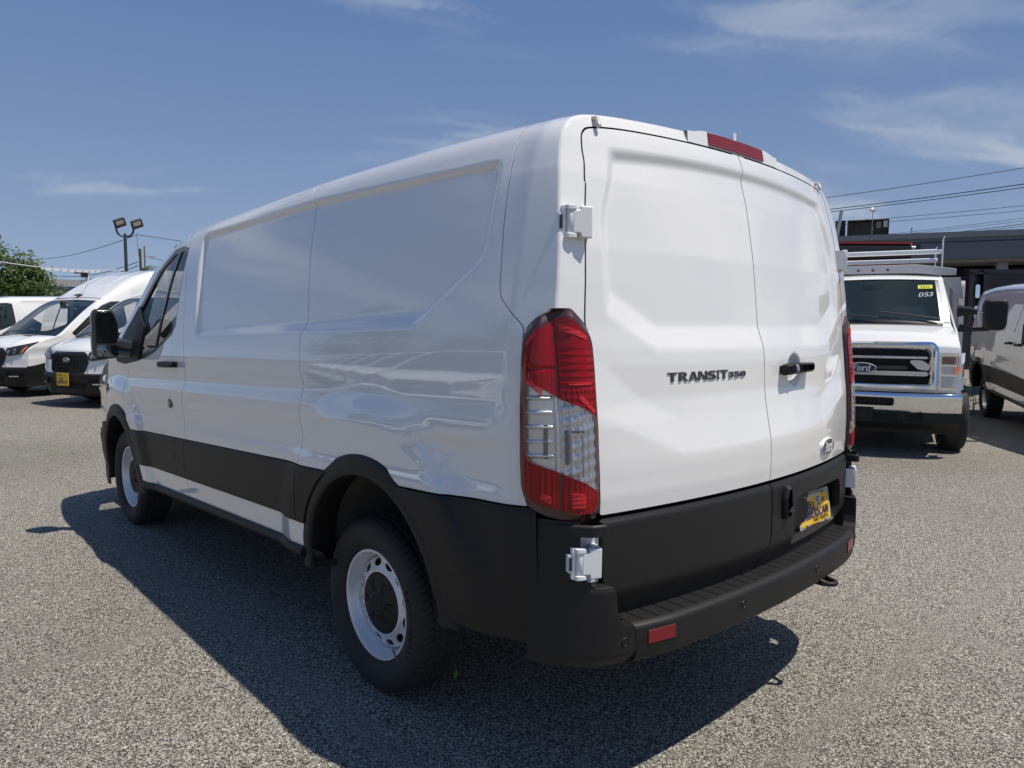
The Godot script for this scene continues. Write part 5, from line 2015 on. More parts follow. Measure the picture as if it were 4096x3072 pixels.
	for e in [[1.115, 1.142, 0.045, -0.66, 0.66], [0.995, 1.035, 0.05, -0.46, 0.46], [0.925, 0.975, 0.06, -0.66, 0.66]]:
		g = bent.call(rpoly(pv([e[3], e[0], e[4], e[0], e[4], e[1], e[3], e[1]]), 0.01), e[2], 0.03)
		obj("grille_bar", g, M.satin_chrome if e[3] < -0.5 else M.gloss_black, gr)
	for s in [-1.0, 1.0]:
		g = bent.call(rpoly(pv([s * 0.48, 1.075, s * 0.56, 1.0, s * 0.665, 0.985, s * 0.665, 1.055, s * 0.60, 1.10, s * 0.48, 1.10]), 0.003), 0.055, 0.03)
		obj("grille_bar", g, M.satin_chrome, gr)
	oval_badge(gr, frame(Vector3(0, 1.005, -0.135), Vector3.LEFT, Vector3.UP), 0.30, 0.118)
	# headlights
	for s in [-1.0, 1.0]:
		var hx := func(x: float, y: float) -> Vector3: return Vector3(x * s, y, fz.call(x) - 0.02 + 0.9 * pow(maxf(0.0, x - 0.90), 1.3) * 2.0)
		var piece := func(x0: float, x1: float, y0: float, y1: float, d: float, flute: float) -> G:
			var q := G.new()
			q.patch(func(x: float, y: float) -> Vector3: return hx.call(x, y) + Vector3(0, 0, -d + flute * sin(x * 320.0) + flute * sin(y * 260.0)), steps(x0, x1, 0.008), steps(y0, y1, 0.008), Vector3.FORWARD, [], 0.02, true)
			return q
		g = piece.call(0.765, 1.012, 0.775, 1.185, 0.0, 0.0)
		var hl := obj("headlight", g, M.chrome, root)
		obj("reflector", piece.call(0.79, 0.975, 0.80, 0.925, 0.004, 0.003), M.lamp_silver, hl)
		obj("reflector", piece.call(0.79, 0.92, 0.955, 1.03, 0.004, 0.002), M.lamp_silver, hl)
		obj("side_marker", piece.call(0.91, 1.0, 0.95, 1.035, 0.016, 0.0), M.amber, hl)
		obj("turn_signal", piece.call(0.79, 0.93, 1.06, 1.145, 0.004, 0.001), M.amber_dark, hl)
		g = piece.call(0.77, 0.998, 0.78, 1.17, 0.022, 0.0)
		obj("clear_lens", g, M.clear_lens, hl)
	# bumper
	g = G.new()
	var bprof := pv([0.735, 0.0, 0.728, -0.02, 0.70, -0.035, 0.66, -0.035, 0.60, -0.025, 0.545, -0.012, 0.52, 0.01])
	var bz := func(x: float) -> float: return -0.125 + 0.16 * pow(absf(x) / 1.0, 3.0)
	var slot := rpoly(pv([-0.32, 0.585, 0.32, 0.585, 0.34, 0.60, 0.34, 0.665, 0.32, 0.68, -0.32, 0.68, -0.34, 0.665, -0.34, 0.60]), 0.01)
	g.patch(func(x: float, k: float) -> Vector3:
		var i := clampi(int(k), 0, 5)
		var q := bprof[i].lerp(bprof[i + 1], k - i)
		return Vector3(x, q.x, bz.call(x) + q.y), steps(-1.0, 1.0, 0.02), steps(0, 6, 0.25), Vector3.FORWARD, [func(p: Vector3) -> float: return -psdf(slot, Vector2(p.x, p.y))], 0.03)
	g.add(_bumper_end(bz.call(1.0), bprof, 1.0))
	g.add(_bumper_end(bz.call(1.0), bprof, -1.0))
	var bm := obj("front_bumper", g, M.chrome, root)
	g = G.new()
	g.box(Vector3(0, 0.63, -0.06), Vector3(0.8, 0.16, 0.02))
	g.patch(func(x: float, y: float) -> Vector3: return Vector3(x, y, bz.call(x) + 0.02 + 0.12 * sm(0.42, 0.30, y)), steps(-0.99, 0.99, 0.06), steps(0.27, 0.535, 0.03), Vector3.FORWARD, [], 0.05, true)
	obj("air_dam", g, M.black_plastic, root)
	for e in [[0.22, 0.36], [-0.22, 0.40], [-0.52, 0.28]]:
		g = G.new()
		g.prism(rrect(e[1] * 0.8, 0.08, 0.01), frame(Vector3(e[0], 0.455, bz.call(e[0]) + 0.026), Vector3.LEFT, Vector3.UP), 0.012, 0.0)
		obj("air_intake", g, M.dark_gap, root)
	g = G.new()
	var pxf := frame(Vector3(0.02, 0.475, -0.145), Vector3.LEFT, Vector3.UP)
	g.prism(rrect(0.32, 0.16, 0.01), pxf, 0.015, 0.004)
	var ph := obj("plate_holder", g, M.black_plastic, root)
	for x in [-0.10, 0.0, 0.10]:
		for y in [-0.05, 0.045]:
			g = G.new()
			g.prism(rrect(0.05, 0.022, 0.003), pxf.translated_local(Vector3(x, y, 0.0145)), 0.002, 0.0)
			obj("holder_slot", g, M.dark_gap, ph)
	# mirrors on two arms
	for s in [-1.0, 1.0]:
		g = G.new()
		var head := rpoly(pv([-0.115, -0.175, 0.115, -0.175, 0.125, 0.13, 0.10, 0.18, -0.10, 0.18, -0.125, 0.13]), 0.075, 6)
		g.pillow(head, frame(Vector3(s * 1.33, 1.61, 0.80), Vector3.LEFT, Vector3.UP), 0.13, 0.35)
		g.prism(head, frame(Vector3(s * 1.33, 1.61, 0.86), Vector3.LEFT, Vector3.UP), 0.06)
		g.tube([Vector3(s * 0.96, 1.66, 0.86), Vector3(s * 1.08, 1.66, 0.84), Vector3(s * 1.16, 1.645, 0.82)], [0.075, 0.05, 0.03], 10)
		g.tube([Vector3(s * 0.98, 1.46, 0.86), Vector3(s * 1.10, 1.44, 0.84), Vector3(s * 1.28, 1.45, 0.80)], [0.05, 0.024, 0.024], 8)
		var mr := obj("door_mirror", g, M.black_plastic, root)
		g = G.new()
		g.tube([Vector3(s * 1.12, 1.645, 0.82), Vector3(s * 1.28, 1.64, 0.80)], 0.018, 8)
		obj("mirror_arm", g, M.satin_chrome, mr)
	# front wheels, plain chassis, and the box body behind with its rack
	for s in [-1.0, 1.0]:
		var hub := Node3D.new()
		hub.name = "wheel" if s < 0 else "wheel_001"
		root.add_child(hub)
		hub.position = Vector3(s * 0.95, 0.405, 0.86)
		hub.rotation.y = (0.0 if s > 0 else PI) + 0.10
		hub.scale = Vector3(1.15, 1.15, 1.15)
		for i in 3:
			var o := MeshInstance3D.new()
			o.name = ["tyre", "rim", "hub_cap"][i]
			o.mesh = fnt.wheel[i]
			hub.add_child(o)
	g = G.new()
	g.box(Vector3(0, 0.52, 2.6), Vector3(1.2, 0.25, 4.6))
	g.tube([Vector3(-0.85, 0.38, 0.9), Vector3(0.85, 0.38, 0.9)], 0.06, 8)
	g.box(Vector3(0, 0.8, 0.5), Vector3(1.5, 0.5, 0.6))
	obj("chassis", g, M.underbody, root)
	g = G.new()
	for s in [-1.0, 1.0]:
		g.prism(pv([2.4, 0.55, 2.4, 2.02, 2.46, 2.10, 5.6, 2.10, 5.6, 0.55]), Transform3D(Basis(Vector3(0, 0, 1), Vector3.UP, Vector3(-1, 0, 0)), Vector3(s * 1.02 + 0.04 * s, 0, 0)), 0.06)
	g.box(Vector3(0, 1.4, 2.70), Vector3(2.0, 1.5, 0.05))
	g.box(Vector3(0, 0.9, 4.0), Vector3(2.0, 0.1, 2.9))
	obj("service_body", g, M.body_grey, root)
	g = G.new()   # clearance panel over the cab with its three marker lamps
	g.prism(pv([-0.98, 2.15, -0.98, 2.23, -0.52, 2.30, 0.52, 2.30, 0.98, 2.23, 0.98, 2.15]), frame(Vector3(0, 0, 1.95), Vector3.LEFT, Vector3.UP), 0.05, 0.004)
	g.prism(pv([0.85, 2.14, 1.05, 2.14, 1.10, 1.85, 1.06, 1.85]), frame(Vector3(0, 0, 2.3), Vector3.LEFT, Vector3.UP), 0.05)
	g.prism(pv([-0.85, 2.14, -1.05, 2.14, -1.10, 1.85, -1.06, 1.85]), frame(Vector3(0, 0, 2.3), Vector3.LEFT, Vector3.UP), 0.05)
	var cp := obj("cab_visor", g, M.body_grey, root)
	for x in [-0.18, 0.0, 0.18]:
		g = G.new()
		g.lathe([Vector2(0, 0.01), Vector2(0.014, 0.008), Vector2(0.02, 0.0)], Transform3D(Basis(Vector3.RIGHT, -PI / 2), Vector3(x, 2.235, 1.90)), 12)
		obj("marker_lamp", g, M.amber_dark, cp)
	var rk := thing("ladder_rack", "white tube ladder rack over the cab of the chrome grilled work van", "ladder rack", at, turn)
	for e in [[2.1, 2.475, 0.82], [3.4, 2.46, 0.78]]:
		g = G.new()
		g.prism(rrect(1.62, 0.062, 0.02), frame(Vector3(0, e[1], e[0]), Vector3.LEFT, Vector3.UP), 0.05, 0.01)
		obj("cross_tube", g, M.rack_white, rk)
		for s in [-1.0, 1.0]:
			g = G.new()
			g.tube([Vector3(s * e[2], e[1] - 0.26, e[0] - 0.03), Vector3(s * e[2], e[1] + 0.16, e[0] - 0.03), Vector3(s * (e[2] + 0.02), e[1] + 0.20, e[0] - 0.03)], 0.011, 6)
			obj("upright", g, M.rack_white, rk)


func _bumper_end(z0: float, bprof: PackedVector2Array, s: float) -> G:
	var g := G.new()
	g.patch(func(t: float, k: float) -> Vector3:
		var i := clampi(int(k), 0, 5)
		var q := bprof[i].lerp(bprof[i + 1], k - i)
		var a := t * 1.2
		return Vector3(s * (1.0 + 0.035 * sin(a) * 1.0), q.x, z0 + q.y * cos(a) + 0.30 * t * t), steps(0, 1, 0.1), steps(0, 6, 0.5), Vector3(s, 0, -0.5))
	return g


func _ready() -> void:
	# camera
	var cam := Camera3D.new()
	cam.name = "camera"
	add_child(cam)
	cam.fov = 55.36
	cam.near = 0.05
	cam.far = 900.0
	cam.basis = Basis(Vector3.UP, deg_to_rad(-42.725)) * Basis(Vector3.RIGHT, deg_to_rad(-4.632)) * Basis(Vector3.BACK, deg_to_rad(0.288))
	cam.position = Vector3(-2.4885, 1.4708, 2.4664)
	cam.current = true
	# sky and exposure
	var env := Environment.new()
	env.background_mode = Environment.BG_SKY
	var sk := Sky.new()
	var pm := PanoramaSkyMaterial.new()
	pm.panorama = sky()
	pm.energy_multiplier = 1.0
	sk.sky_material = pm
	env.sky = sk
	env.tonemap_mode = Environment.TONE_MAPPER_LINEAR
	env.tonemap_exposure = 0.95
	env.sdfgi_enabled = true
	env.ssao_enabled = true
	env.ssil_enabled = true
	var we := WorldEnvironment.new()
	we.name = "environment"
	we.environment = env
	add_child(we)
	# sun: high, from behind on the right
	var sun := DirectionalLight3D.new()
	sun.name = "sun"
	sun.light_energy = 1.6
	sun.light_color = Color(1.0, 0.965, 0.91)
	sun.light_angular_distance = 0.5
	sun.shadow_enabled = true
	add_child(sun)
	sun.look_at_from_position(Vector3(0.22, 1.0, 0.38), Vector3.ZERO)
	for e in [["plain", ["Droid Sans"], 400, false], ["bold", ["Droid Sans"], 700, false], ["serif", ["Droid Serif"], 700, false], ["mono", ["Droid Sans Mono"], 400, false]]:
		var f := SystemFont.new()
		f.font_names = PackedStringArray(e[1])
		f.font_weight = e[2]
		fnt[e[0]] = f
	materials()
	ground()
	buildings()
	vans()
	street()
	plants()


func ground() -> void:
	var g := G.new()
	for e in [[-160.0, -160.0, 160.0, 160.0]]:
		var k := 40
		for j in k:
			for i in k:
				var x0: float = lerpf(e[0], e[2], float(i) / k)
				var x1: float = lerpf(e[0], e[2], float(i + 1) / k)
				var z0: float = lerpf(e[1], e[3], float(j) / k)
				var z1: float = lerpf(e[1], e[3], float(j + 1) / k)
				var f := g.v.size()
				for p in [Vector3(x0, 0, z0), Vector3(x1, 0, z0), Vector3(x1, 0, z1), Vector3(x0, 0, z1)]:
					g.vert(p, Vector3.UP, Vector2(p.x, p.z))
				g.t3(f, f + 1, f + 2)
				g.t3(f, f + 2, f + 3)
	var a := []
	a.resize(Mesh.ARRAY_MAX)
	a[Mesh.ARRAY_VERTEX] = g.v
	a[Mesh.ARRAY_NORMAL] = g.n
	a[Mesh.ARRAY_TEX_UV] = g.uv
	a[Mesh.ARRAY_TEX_UV2] = g.uv
	a[Mesh.ARRAY_INDEX] = g.ix
	# tangents, for the normal map
	var t := PackedFloat32Array()
	for i in g.v.size():
		t.append_array([1.0, 0.0, 0.0, 1.0])
	a[Mesh.ARRAY_TANGENT] = t
	var m := ArrayMesh.new()
	m.add_surface_from_arrays(Mesh.PRIMITIVE_TRIANGLES, a)
	m.surface_set_material(0, M.asphalt)
	var o := MeshInstance3D.new()
	o.name = numbered("parking_lot")
	o.mesh = m
	add_child(o)
	o.set_meta("kind", "structure")
	o.set_meta("label", "sunlit chip sealed asphalt of the parking lot")


func vans() -> void:
	var main := make_van({"name": "cargo_van", "fine": true})
	tag(main, "large white cargo van seen from behind, black lower cladding, nearest the camera", "van")
	var F := 1.955    # heading of the far row: 112 degrees
	# front row of the lot, facing the camera
	var a := make_van({"name": "parked_van", "tail": false})
	a.position = Vector3(4.516, 0, -13.716)
	a.rotation.y = F
	tag(a, "white van with yellow bumper plate half hidden behind the big van's door mirror", "van", "vans parked in the far row")
	var high := make_van({"name": "high_roof_van", "high": true, "tail": false})
	high.position = Vector3(3.785, 0, -16.82)
	high.rotation.y = F
	tag(high, "white high roof van with amber corner headlight, second from the left edge", "van", "vans parked in the far row")
	var xf := frame(on_front(Vector3(0, 0.52, 0)), Vector3.LEFT, Vector3.UP)
	small_plate(a)
	high_roof = false
	dup(a, "white low roof van at the left edge, beyond the high roof van", Vector3(2.3, 0, -20.5), F).find_child("dealer_plate*", false, false).free()
	dup(a, "white van seen through the driver's window of the big van", Vector3(5.25, 0, -10.6), F).find_child("dealer_plate*", false, false).free()
	dup(a, "white van nose out behind the far side of the big van", Vector3(6.0, 0, -7.6), F).find_child("dealer_plate*", false, false).free()
	# beside the work van, its right flank towards us
	dup(a, "white van cut by the right edge, two black door handles on its flank", Vector3(11.76, 0, -0.20), 2.031).find_child("dealer_plate*", false, false).free()
	# the row on the left of the lot, which shows as reflections in the big van's flank
	for i in 6:
		var d := dup(a, "white van of the row mirrored in the big van's flank, %s from the near end" % ["first", "second", "third", "fourth", "fifth", "sixth"][i], Vector3(-9.3 - 1.1 * i, 0, -7.15 - 2.53 * i), -1.955)
		d.set_meta("group", "vans mirrored in the flank")
		d.find_child("dealer_plate*", false, false).free()
	work_van(Vector3(6.196, 0, -0.986), 1.9077)


func on_front(p: Vector3) -> Vector3:
	return on_nose(p.x, p.y)


func small_plate(v: Node3D) -> void:
	var c := on_nose(0.02, 0.49) + Vector3(0, 0, -0.045)
	var xf := frame(c, Vector3.LEFT, Vector3.UP)
	var g := G.new()
	g.prism(rrect(0.31, 0.22, 0.01), xf, 0.008, 0.002)
	var p := obj("dealer_plate", g, M.plate_yellow, v)
	for e in [["ALL", 0.05, -0.03, 0.012, 0.10], ["AMERICAN", 0.05, 0.0, -0.045, 0.25]]:
		g = G.new()
		g.text(e[0], fnt.bold, e[1], xf.translated_local(Vector3(e[2], e[3], 0.009)), 0.001, e[4], 0.1)
		obj("plate_lettering", g, M.print_navy, p)
	g = G.new()
	g.text("ANOTHER", fnt.plain, 0.022, xf.translated_local(Vector3(-0.07, 0.075, 0.009)), 0.001, 0.11)
	obj("plate_lettering", g, M.print_black, p)


func buildings() -> void:
	# long dark building with a deep fascia behind the vans on the right
	var o := Vector3(39.5, 0, -16.0)
	var b := thing("dealership_building", "long dark grey flat roofed building with deep fascia behind the work van", "building", o, 0.0)
	b.basis = Basis(Vector3(0.41, 0, 0.912).normalized(), Vector3.UP, Vector3(-0.912, 0, 0.41).normalized())
	var g := G.new()
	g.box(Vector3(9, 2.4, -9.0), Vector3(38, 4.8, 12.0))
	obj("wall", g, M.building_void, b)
	g = G.new()
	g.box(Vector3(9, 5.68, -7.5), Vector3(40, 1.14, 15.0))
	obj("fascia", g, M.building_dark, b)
	g = G.new()
	g.box(Vector3(9, 6.40, -7.5), Vector3(40.2, 0.30, 15.2))
	obj("coping", g, M.building_mid, b)
	g = G.new()
	g.box(Vector3(9, 6.02, 0.01), Vector3(40, 0.035, 0.03))
	obj("fascia_joint", g, M.building_void, b)
	g = G.new()
	g.box(Vector3(9, 5.02, -7.5), Vector3(39.6, 0.18, 14.6))
	obj("soffit", g, M.stucco, b)
	for x in [-3.0, 2.5, 8.2, 14.0]:
		g = G.new()
		g.box(Vector3(x, 2.46, -0.8), Vector3(0.5, 4.92, 0.5))
		obj("column", g, M.building_mid, b)
	for i in 5:
		g = G.new()
		g.box(Vector3(-5 + 5.7 * i, 1.8, -2.97), Vector3(4.2, 3.6, 0.06))
		obj("bay_door", g, M.building_dark, b)
	# on its roof
	var ac := thing("rooftop_unit", "brown metal air conditioning unit standing on the dark building's roof", "air conditioner", o + b.basis * Vector3(1.65, 6.50, -0.9))
	ac.basis = b.basis
	g = G.new()
	g.prism(rrect(2.1, 0.95, 0.02), Transform3D(Basis(), Vector3(0, 0.48, -0.7)), 1.4, 0.02)
	obj("casing", g, M.tan_metal, ac)
	for x in [-0.35, 0.32]:
		g = G.new()
		g.box(Vector3(x, 0.48, 0.705), Vector3(0.02, 0.9, 0.012))
		obj("panel_seam", g, M.underbody, ac)
	for e in [[0.52, 0.62, 0.24, 0.34, M.stucco], [0.86, 0.66, 0.2, 0.36, M.frame_grey]]:
		g = G.new()
		g.box(Vector3(e[0], e[1], 0.706), Vector3(e[2], e[3], 0.012))
		obj("notice", g, e[4], ac)
	g = G.new()
	g.box(Vector3(-1.42, 0.48, 0.0), Vector3(0.52, 0.96, 1.2))
	obj("coil", g, M.underbody, ac)
	var fl := thing("flood_light", "twin flood light on a thin pole in front of the brown rooftop unit", "lamp", o + b.basis * Vector3(1.85, 6.55, -0.3))
	g = G.new()
	g.tube([Vector3.ZERO, Vector3(0, 1.5, 0)], 0.022, 6)
	obj("pole", g, M.galvanised, fl)
	for s in [-1.0, 1.0]:
		g = G.new()
		g.lathe([Vector2(0.03, 0.12), Vector2(0.06, 0.08), Vector2(0.12, -0.10), Vector2(0.0, -0.08)], Transform3D(Basis(Vector3.BACK, s * 0.6), Vector3(s * 0.10, 1.45, 0)), 12)
		obj("lamp_head", g, M.rack_white if s < 0 else M.galvanised, fl)
	g = G.new()
	g.box(Vector3(0, 0.35, 0.03), Vector3(0.14, 0.16, 0.05))
	obj("junction_box", g, M.galvanised, fl)
	var vp := G.new()
	vp.tube([Vector3.ZERO, Vector3(0.2, 1.40, 0), Vector3(0.21, 1.48, 0)], [0.11, 0.10, 0.125], 10)
	var v := obj("vent_pipe", vp, M.galvanised)
	v.position = o + b.basis * Vector3(0.05, 6.55, -0.3)
	v.basis = b.basis
	tag(v, "grey vent pipe leaning on the dark building's roof left of the brown unit", "pipe")
	vp = G.new()
	vp.tube([Vector3.ZERO, Vector3(0, 0.25, 0)], 0.04, 8)
	vp.lathe([Vector2(0.0, 0.34), Vector2(0.05, 0.32), Vector2(0.05, 0.26), Vector2(0.0, 0.24)], Transform3D(), 8)
	v = obj("roof_vent", vp, M.galvanised)
	v.position = o + b.basis * Vector3(3.8, 6.54, -0.1)
	tag(v, "tiny vent cap on the coping of the dark building", "vent")
	# low building with a blue band, far off on the left
	var far := thing("distant_building", "low building with grey roof and dark blue band behind the tree on the left", "building", Vector3(14.6, 0, -66.0))
	far.basis = Basis(Vector3.UP, 0.10)
	g = G.new()
	g.box(Vector3(0, 1.8, 0), Vector3(14, 3.6, 9.6))
	obj("wall", g, M.building_void, far)
	g = G.new()
	g.box(Vector3(0, 3.75, 0), Vector3(14.2, 0.30, 10.0))
	obj("eave", g, M.stucco, far)
	g = G.new()
	g.box(Vector3(0, 4.02, 0), Vector3(14.4, 0.24, 10.2))
	obj("blue_band", g, M.sign_blue, far)
	g = G.new()
	g.prism(pv([-5.1, 0, 5.1, 0, 4.4, 0.55, -4.4, 0.55]), Transform3D(Basis(Vector3(0, 0, 1), Vector3.UP, Vector3(-1, 0, 0)), Vector3(7.2, 4.14, 0)), 14.4)
	obj("roof", g, M.roof_grey, far)
	# black dump body and the rolled tarp behind the work van
	var tr := thing("dump_truck", "black dump truck body with white tail lamps between the work van and right hand van", "truck", Vector3(15.2, 0.27, -2.46))
	tr.basis = Basis(Vector3(0.735, 0, 0.678).normalized(), Vector3.UP, Vector3(-0.678, 0, 0.735).normalized())
	g = G.new()
	g.box(Vector3(2.3, 1.55, -0.05), Vector3(4.6, 1.55, 0.08))
	g.box(Vector3(2.3, 1.0, -1.2), Vector3(4.6, 0.15, 2.3))
	g.box(Vector3(2.3, 1.6, -2.3), Vector3(4.6, 1.6, 0.08))
	obj("bed_panel", g, M.truck_black, tr)
	g = G.new()
	g.box(Vector3(2.3, 2.37, -0.03), Vector3(4.7, 0.09, 0.12))
	obj("top_rail", g, M.truck_black, tr)
	for x in [0.0, 0.30]:
		g = G.new()
		g.box(Vector3(x, 1.35, 0.05), Vector3(0.10, 2.1, 0.12))
		obj("post", g, M.truck_black, tr)
	g = G.new()
	g.box(Vector3(0.15, 2.33, 0.05), Vector3(0.42, 0.05, 0.12))
	g.box(Vector3(0, 2.1, -1.4), Vector3(0.08, 0.10, 2.9), Basis(Vector3.RIGHT, -0.10))
	obj("side_rail", g, M.truck_black, tr)
	for y in [1.50, 1.95]:
		g = G.new()
		g.prism(rrect(0.11, 0.30, 0.05), Transform3D(Basis(), Vector3(0.15, y, 0.06)), 0.03, 0.01)
		obj("reversing_lamp", g, M.chrome, tr)
	g = G.new()
	g.box(Vector3(1.5, 0.6, -1.0), Vector3(3.5, 0.3, 0.9))
	obj("chassis", g, M.underbody, tr)
	var tp := thing("tarp_roll", "red and black tarpaulin roll with silver shaft above the ladder rack", "tarpaulin", Vector3(15.8, 3.17, -4.05))
	tp.basis = Basis(Vector3(0.735, 0, 0.678).normalized(), Vector3.UP, Vector3(-0.678, 0, 0.735).normalized())
	g = G.new()
	g.box(Vector3(-1.2, 0.22, 0), Vector3(2.8, 0.05, 0.30))
	g.box(Vector3(-1.2, -0.20, 0), Vector3(2.8, 0.06, 0.28))
	g.box(Vector3(-1.2, -0.9, -0.1), Vector3(2.8, 1.4, 0.1))
	obj("tarpaulin", g, M.tarp_red, tp)
	g = G.new()
	g.prism(rrect(0.30, 0.36, 0.08), Transform3D(Basis(Vector3(0, 0, -1), Vector3.UP, Vector3(1, 0, 0)), Vector3(-2.6, 0.01, 0.0)), 2.78, 0.02)
	obj("roller_housing", g, M.truck_black, tp)
	g = G.new()
	g.tube([Vector3(0.1, 0.13, 0), Vector3(0.36, 0.13, 0)], 0.035, 10)
	obj("shaft", g, M.satin_chrome, tp)
	g = G.new()
	g.box(Vector3(0.38, 0.13, 0), Vector3(0.06, 0.16, 0.14))
	obj("shaft_end", g, M.truck_black, tp)


func street() -> void:
	var L := thing("lamp_post", "dark green lamp post with two tilted flood heads on a U bracket", "lamp post", Vector3(4.65, 0, -23.95))
	var g := G.new()
	g.tube([Vector3.ZERO, Vector3(0, 4.22, 0)], [0.06, 0.05], 12)
	g.tube([Vector3(0, 4.22, 0), Vector3(0, 4.38, 0)], 0.04, 8)
	obj("pole", g, M.pole_green, L)
	var face := Vector3(-0.2, 0, 0.98)
	var rt := Vector3(0.98, 0, 0.2)
	g = G.new()
	var arc := []
	for i in 13:
		var a := PI + PI * i / 12.0
		arc.append(Vector3(0, 4.52, 0) + rt * cos(a) * 0.25 + Vector3(0, maxf(sin(a), -0.9) * 0.26, 0))
	arc.insert(0, arc[0] + Vector3(0, 0.14, 0))
	arc.append(arc[arc.size() - 1] + Vector3(0, 0.14, 0))
	g.tube(arc, 0.032, 8)
	obj("bracket", g, M.pole_green, L)
	for s in [-1.0, 1.0]:
		var c: Vector3 = Vector3(0, 4.73, 0) + rt * s * 0.25
		var hx := Transform3D(Basis(rt, Vector3.UP, face) * Basis(Vector3.BACK, 0.42) * Basis(Vector3.RIGHT, 1.0), c + rt * 0.10)
		g = G.new()
		g.prism(rrect(0.36, 0.40, 0.03), hx, 0.06, 0.015)
		var hd := obj("lamp_head", g, M.lamp_bronze, L)
		g = G.new()
		g.prism(rrect(0.24, 0.20, 0.01), hx.translated_local(Vector3(0, 0.06, 0.058)), 0.008, 0.0)
		obj("lamp_panel", g, M.lamp_led, hd)
	var l2 := thing("small_lamp_post", "small white lamp post with flat head over the high roof van's windscreen", "lamp post", Vector3(7.3, 0, -40.7))
	g = G.new()
	g.tube([Vector3.ZERO, Vector3(0, 4.12, 0)], 0.08, 8)
	obj("pole", g, M.rack_white, l2)
	g = G.new()
	g.box(Vector3(-0.25, 4.02, 0), Vector3(0.62, 0.05, 0.4))
	g.box(Vector3(-0.14, 3.90, 0), Vector3(0.26, 0.2, 0.3))
	obj("lamp_head", g, M.lamp_bronze, l2)
	# utility poles and their wires
	var poles := []
	for e in [[Vector3(12.48, 0, -49.7), 6.3, 0.075, "brown wooden utility pole right of the lamp post", M.wood_brown, 0.0], [Vector3(13.98, 0, -53.93), 6.9, 0.055, "thin grey utility pole just right of the brown pole", M.wood_grey, 1.0], [Vector3(11.25, 0, -78.4), 7.9, 0.06, "distant utility pole rising out of the tree on the left", M.wood_grey, 1.0]]:
		var u := thing("utility_pole", e[3], "utility pole", e[0])
		g = G.new()
		g.tube([Vector3.ZERO, Vector3(0, e[1], 0)], [e[2] * 1.15, e[2]], 8)
		obj("pole", g, e[4], u)
		if e[5] > 0:
			for k in 3:
				g = G.new()
				g.box(Vector3(0.35, e[1] - 0.7 - 0.75 * k, 0), Vector3(0.7, 0.08, 0.1))
				obj("insulator_arm", g, M.galvanised, u)
		else:
			g = G.new()
			g.tube([Vector3(-0.1, e[1] - 0.5, 0), Vector3(-0.16, e[1] + 1.0, 0)], 0.03, 6)
			obj("bracket", g, M.galvanised, u)
		poles.append(e[0] + Vector3(0, e[1], 0))
	var P0: Vector3 = poles[0]
	var P2: Vector3 = poles[2]
	wire([P2 + Vector3(-20, -0.6, 2), P2 + Vector3(0.3, -0.6, 0), P0 + Vector3(-0.15, 0.9, 0), P0 + Vector3(24, 0.7, -2)], 0.022, "topmost wire from the distant pole to the brown pole", 0.35)
	wire([P2 + Vector3(0.3, -1.7, 0), P0 + Vector3(-0.15, -0.85, 0)], 0.026, "thick pair of wires below the topmost, upper one", 0.7)
	wire([P2 + Vector3(0.3, -2.0, 0), P0 + Vector3(-0.15, -1.1, 0)], 0.026, "thick pair of wires below the topmost, lower one", 0.75)
	wire([P2 + Vector3(0.3, -2.6, 0), P0 + Vector3(-0.15, -2.6, 0)], 0.014, "thin lowest wire between the distant pole and the brown pole", 0.9)
	for k in 4:
		wire([poles[1] + Vector3(0.3, -0.8 - 0.55 * k, 0), poles[1] + Vector3(25, -1.0 - 0.7 * k, -6)], 0.018, "wire running right from the thin grey pole, %s from the top" % ["first", "second", "third", "fourth"][k], 0.5)
	# wires over the dark building
	var ends := [[62.8, 12.9, -45.0, 74.8, 15.8, -7.0, 0.03], [62.8, 12.0, -45.0, 74.7, 14.3, -6.9, 0.04], [62.8, 11.8, -44.9, 74.7, 14.0, -6.8, 0.034], [62.7, 11.3, -44.9, 74.6, 12.2, -6.7, 0.022], [62.7, 11.2, -44.9, 74.6, 11.7, -6.7, 0.022], [66.9, 9.6, -40.9, 74.6, 11.5, -6.7, 0.02], [68.1, 9.8, -39.8, 74.6, 11.2, -6.7, 0.02], [71.6, 9.7, -36.5, 74.5, 11.1, -6.7, 0.03], [72.8, 10.0, -35.5, 74.5, 10.8, -6.6, 0.025]]
	var words := ["topmost", "second", "third", "fourth", "fifth", "sixth", "seventh", "eighth", "lowest"]
	for k in ends.size():
		var e: Array = ends[k]
		wire([Vector3(e[0], e[1], e[2]), Vector3(e[3], e[4], e[5])], e[6], "%s of the wires slanting over the dark building on the right" % words[k], 0.4)
	# pennant string
	var ps := thing("pennant_string", "rope with white pennants strung in front of the tree on the left", "bunting", Vector3.ZERO)
	var a0 := Vector3(-0.5, 3.35, -22.0)
	var a1 := Vector3(7.2, 3.85, -33.5)
	g = G.new()
	var line := []
	for i in 25:
		var t := i / 24.0
		line.append(a0.lerp(a1, t) - Vector3(0, 0.9 * t * (1 - t), 0))
	g.tube(line, 0.014, 5)
	obj("rope", g, M.rack_white, ps)
	for i in 8:
		g = G.new()
		var t := 0.45 + 0.045 * i
		var p := a0.lerp(a1, t) - Vector3(0, 0.9 * t * (1 - t), 0)
		g.prism(pv([-0.17, 0.0, 0.17, -0.02, 0.15, -0.09, -0.15, -0.06]), frame(p, Vector3(0.9, 0, -0.4), Vector3.UP), 0.004)
		obj("pennant", g, M.rack_white, ps)


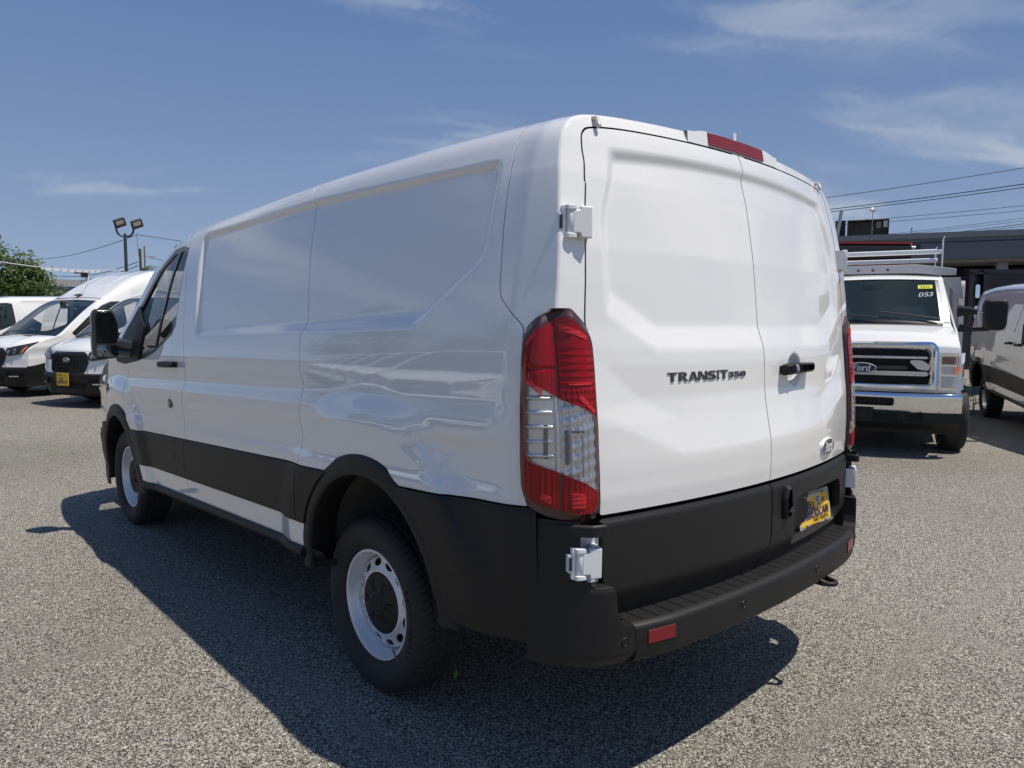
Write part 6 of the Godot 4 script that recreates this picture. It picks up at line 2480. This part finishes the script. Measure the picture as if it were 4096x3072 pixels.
func plants() -> void:
	tree("leafy_tree", "tall leafy green tree at the left edge behind the vans", Vector3(1.7, 0, -31.4), 4.85, 3.6, 21)
	tree("leafy_tree", "shorter green tree spreading right of the tallest tree at the left edge", Vector3(3.0, 0, -30.8), 3.75, 2.6, 22)
	tree("small_tree", "small sparse tree at the foot of the brown utility pole", Vector3(12.6, 0, -48.6), 5.0, 2.2, 23)
	tree("small_tree", "dark rounded tree beyond the far row, seen through the van's cab", Vector3(9.0, 0, -31.0), 5.3, 1.7, 24)
	for i in 5:
		tree("mirrored_tree", "tree behind the row mirrored in the big van's flank, %s from the near end" % ["first", "second", "third", "fourth", "fifth"][i], Vector3(-22.0 - 1.5 * (i % 2), 0, -8.0 - 6.5 * i), 6.0 + 1.3 * ((i * 2) % 3), 7.5, 30 + i, 0.35, "trees mirrored in the flank")
	# weeds by the right hand van and in a crack of the asphalt
	var r := RandomNumberGenerator.new()
	r.seed = 5
	for e in [[Vector3(12.0, 0, -1.5), 0.55, 9, "yellow green weeds growing between the work van and the right hand van", 0.5], [Vector3(-0.75, 0, -6.9), 0.03, 26, "thin line of grass in a crack of the asphalt left of the front wheel", 0.9]]:
		var g := G.new()
		for i in e[2]:
			var p := Vector3(r.randf_range(-e[4], e[4]), 0, r.randf_range(-0.15, 0.15) if e[1] > 0.1 else r.randf_range(-0.02, 0.02))
			var h: float = e[1] * r.randf_range(0.6, 1.1)
			if e[1] > 0.1:
				g.tube([p, p + Vector3(r.randf_range(-0.08, 0.08), h * 0.5, 0), p + Vector3(r.randf_range(-0.15, 0.15), h, 0)], [0.008, 0.006, 0.003], 5)
			for j in (14 if e[1] > 0.1 else 4):
				var q := p + Vector3(0, h * r.randf_range(0.15, 1.0), 0)
				var a := r.randf() * TAU
				var d := Vector3(cos(a), r.randf_range(-0.3, 0.5), sin(a)) * (0.12 if e[1] > 0.1 else 0.03)
				var w := Vector3(-sin(a), 0, cos(a)) * (0.035 if e[1] > 0.1 else 0.005)
				g.quad(q, q + d * 0.5 + w, q + d, q + d * 0.5 - w)
		var o := obj("weeds", g, M.weed)
		o.position = e[0]
		tag(o, e[3], "weeds")
	var g := G.new()
	g.quad(Vector3.ZERO, Vector3(0.012, 0.02, 0.004), Vector3(0.004, 0.05, 0.0), Vector3(-0.012, 0.022, 0.002))
	var o := obj("leaf", g, M.weed)
	o.position = Vector3(-0.67, 0.002, 0.16)
	tag(o, "small green leaf on the ground beside the rear tyre", "leaf")
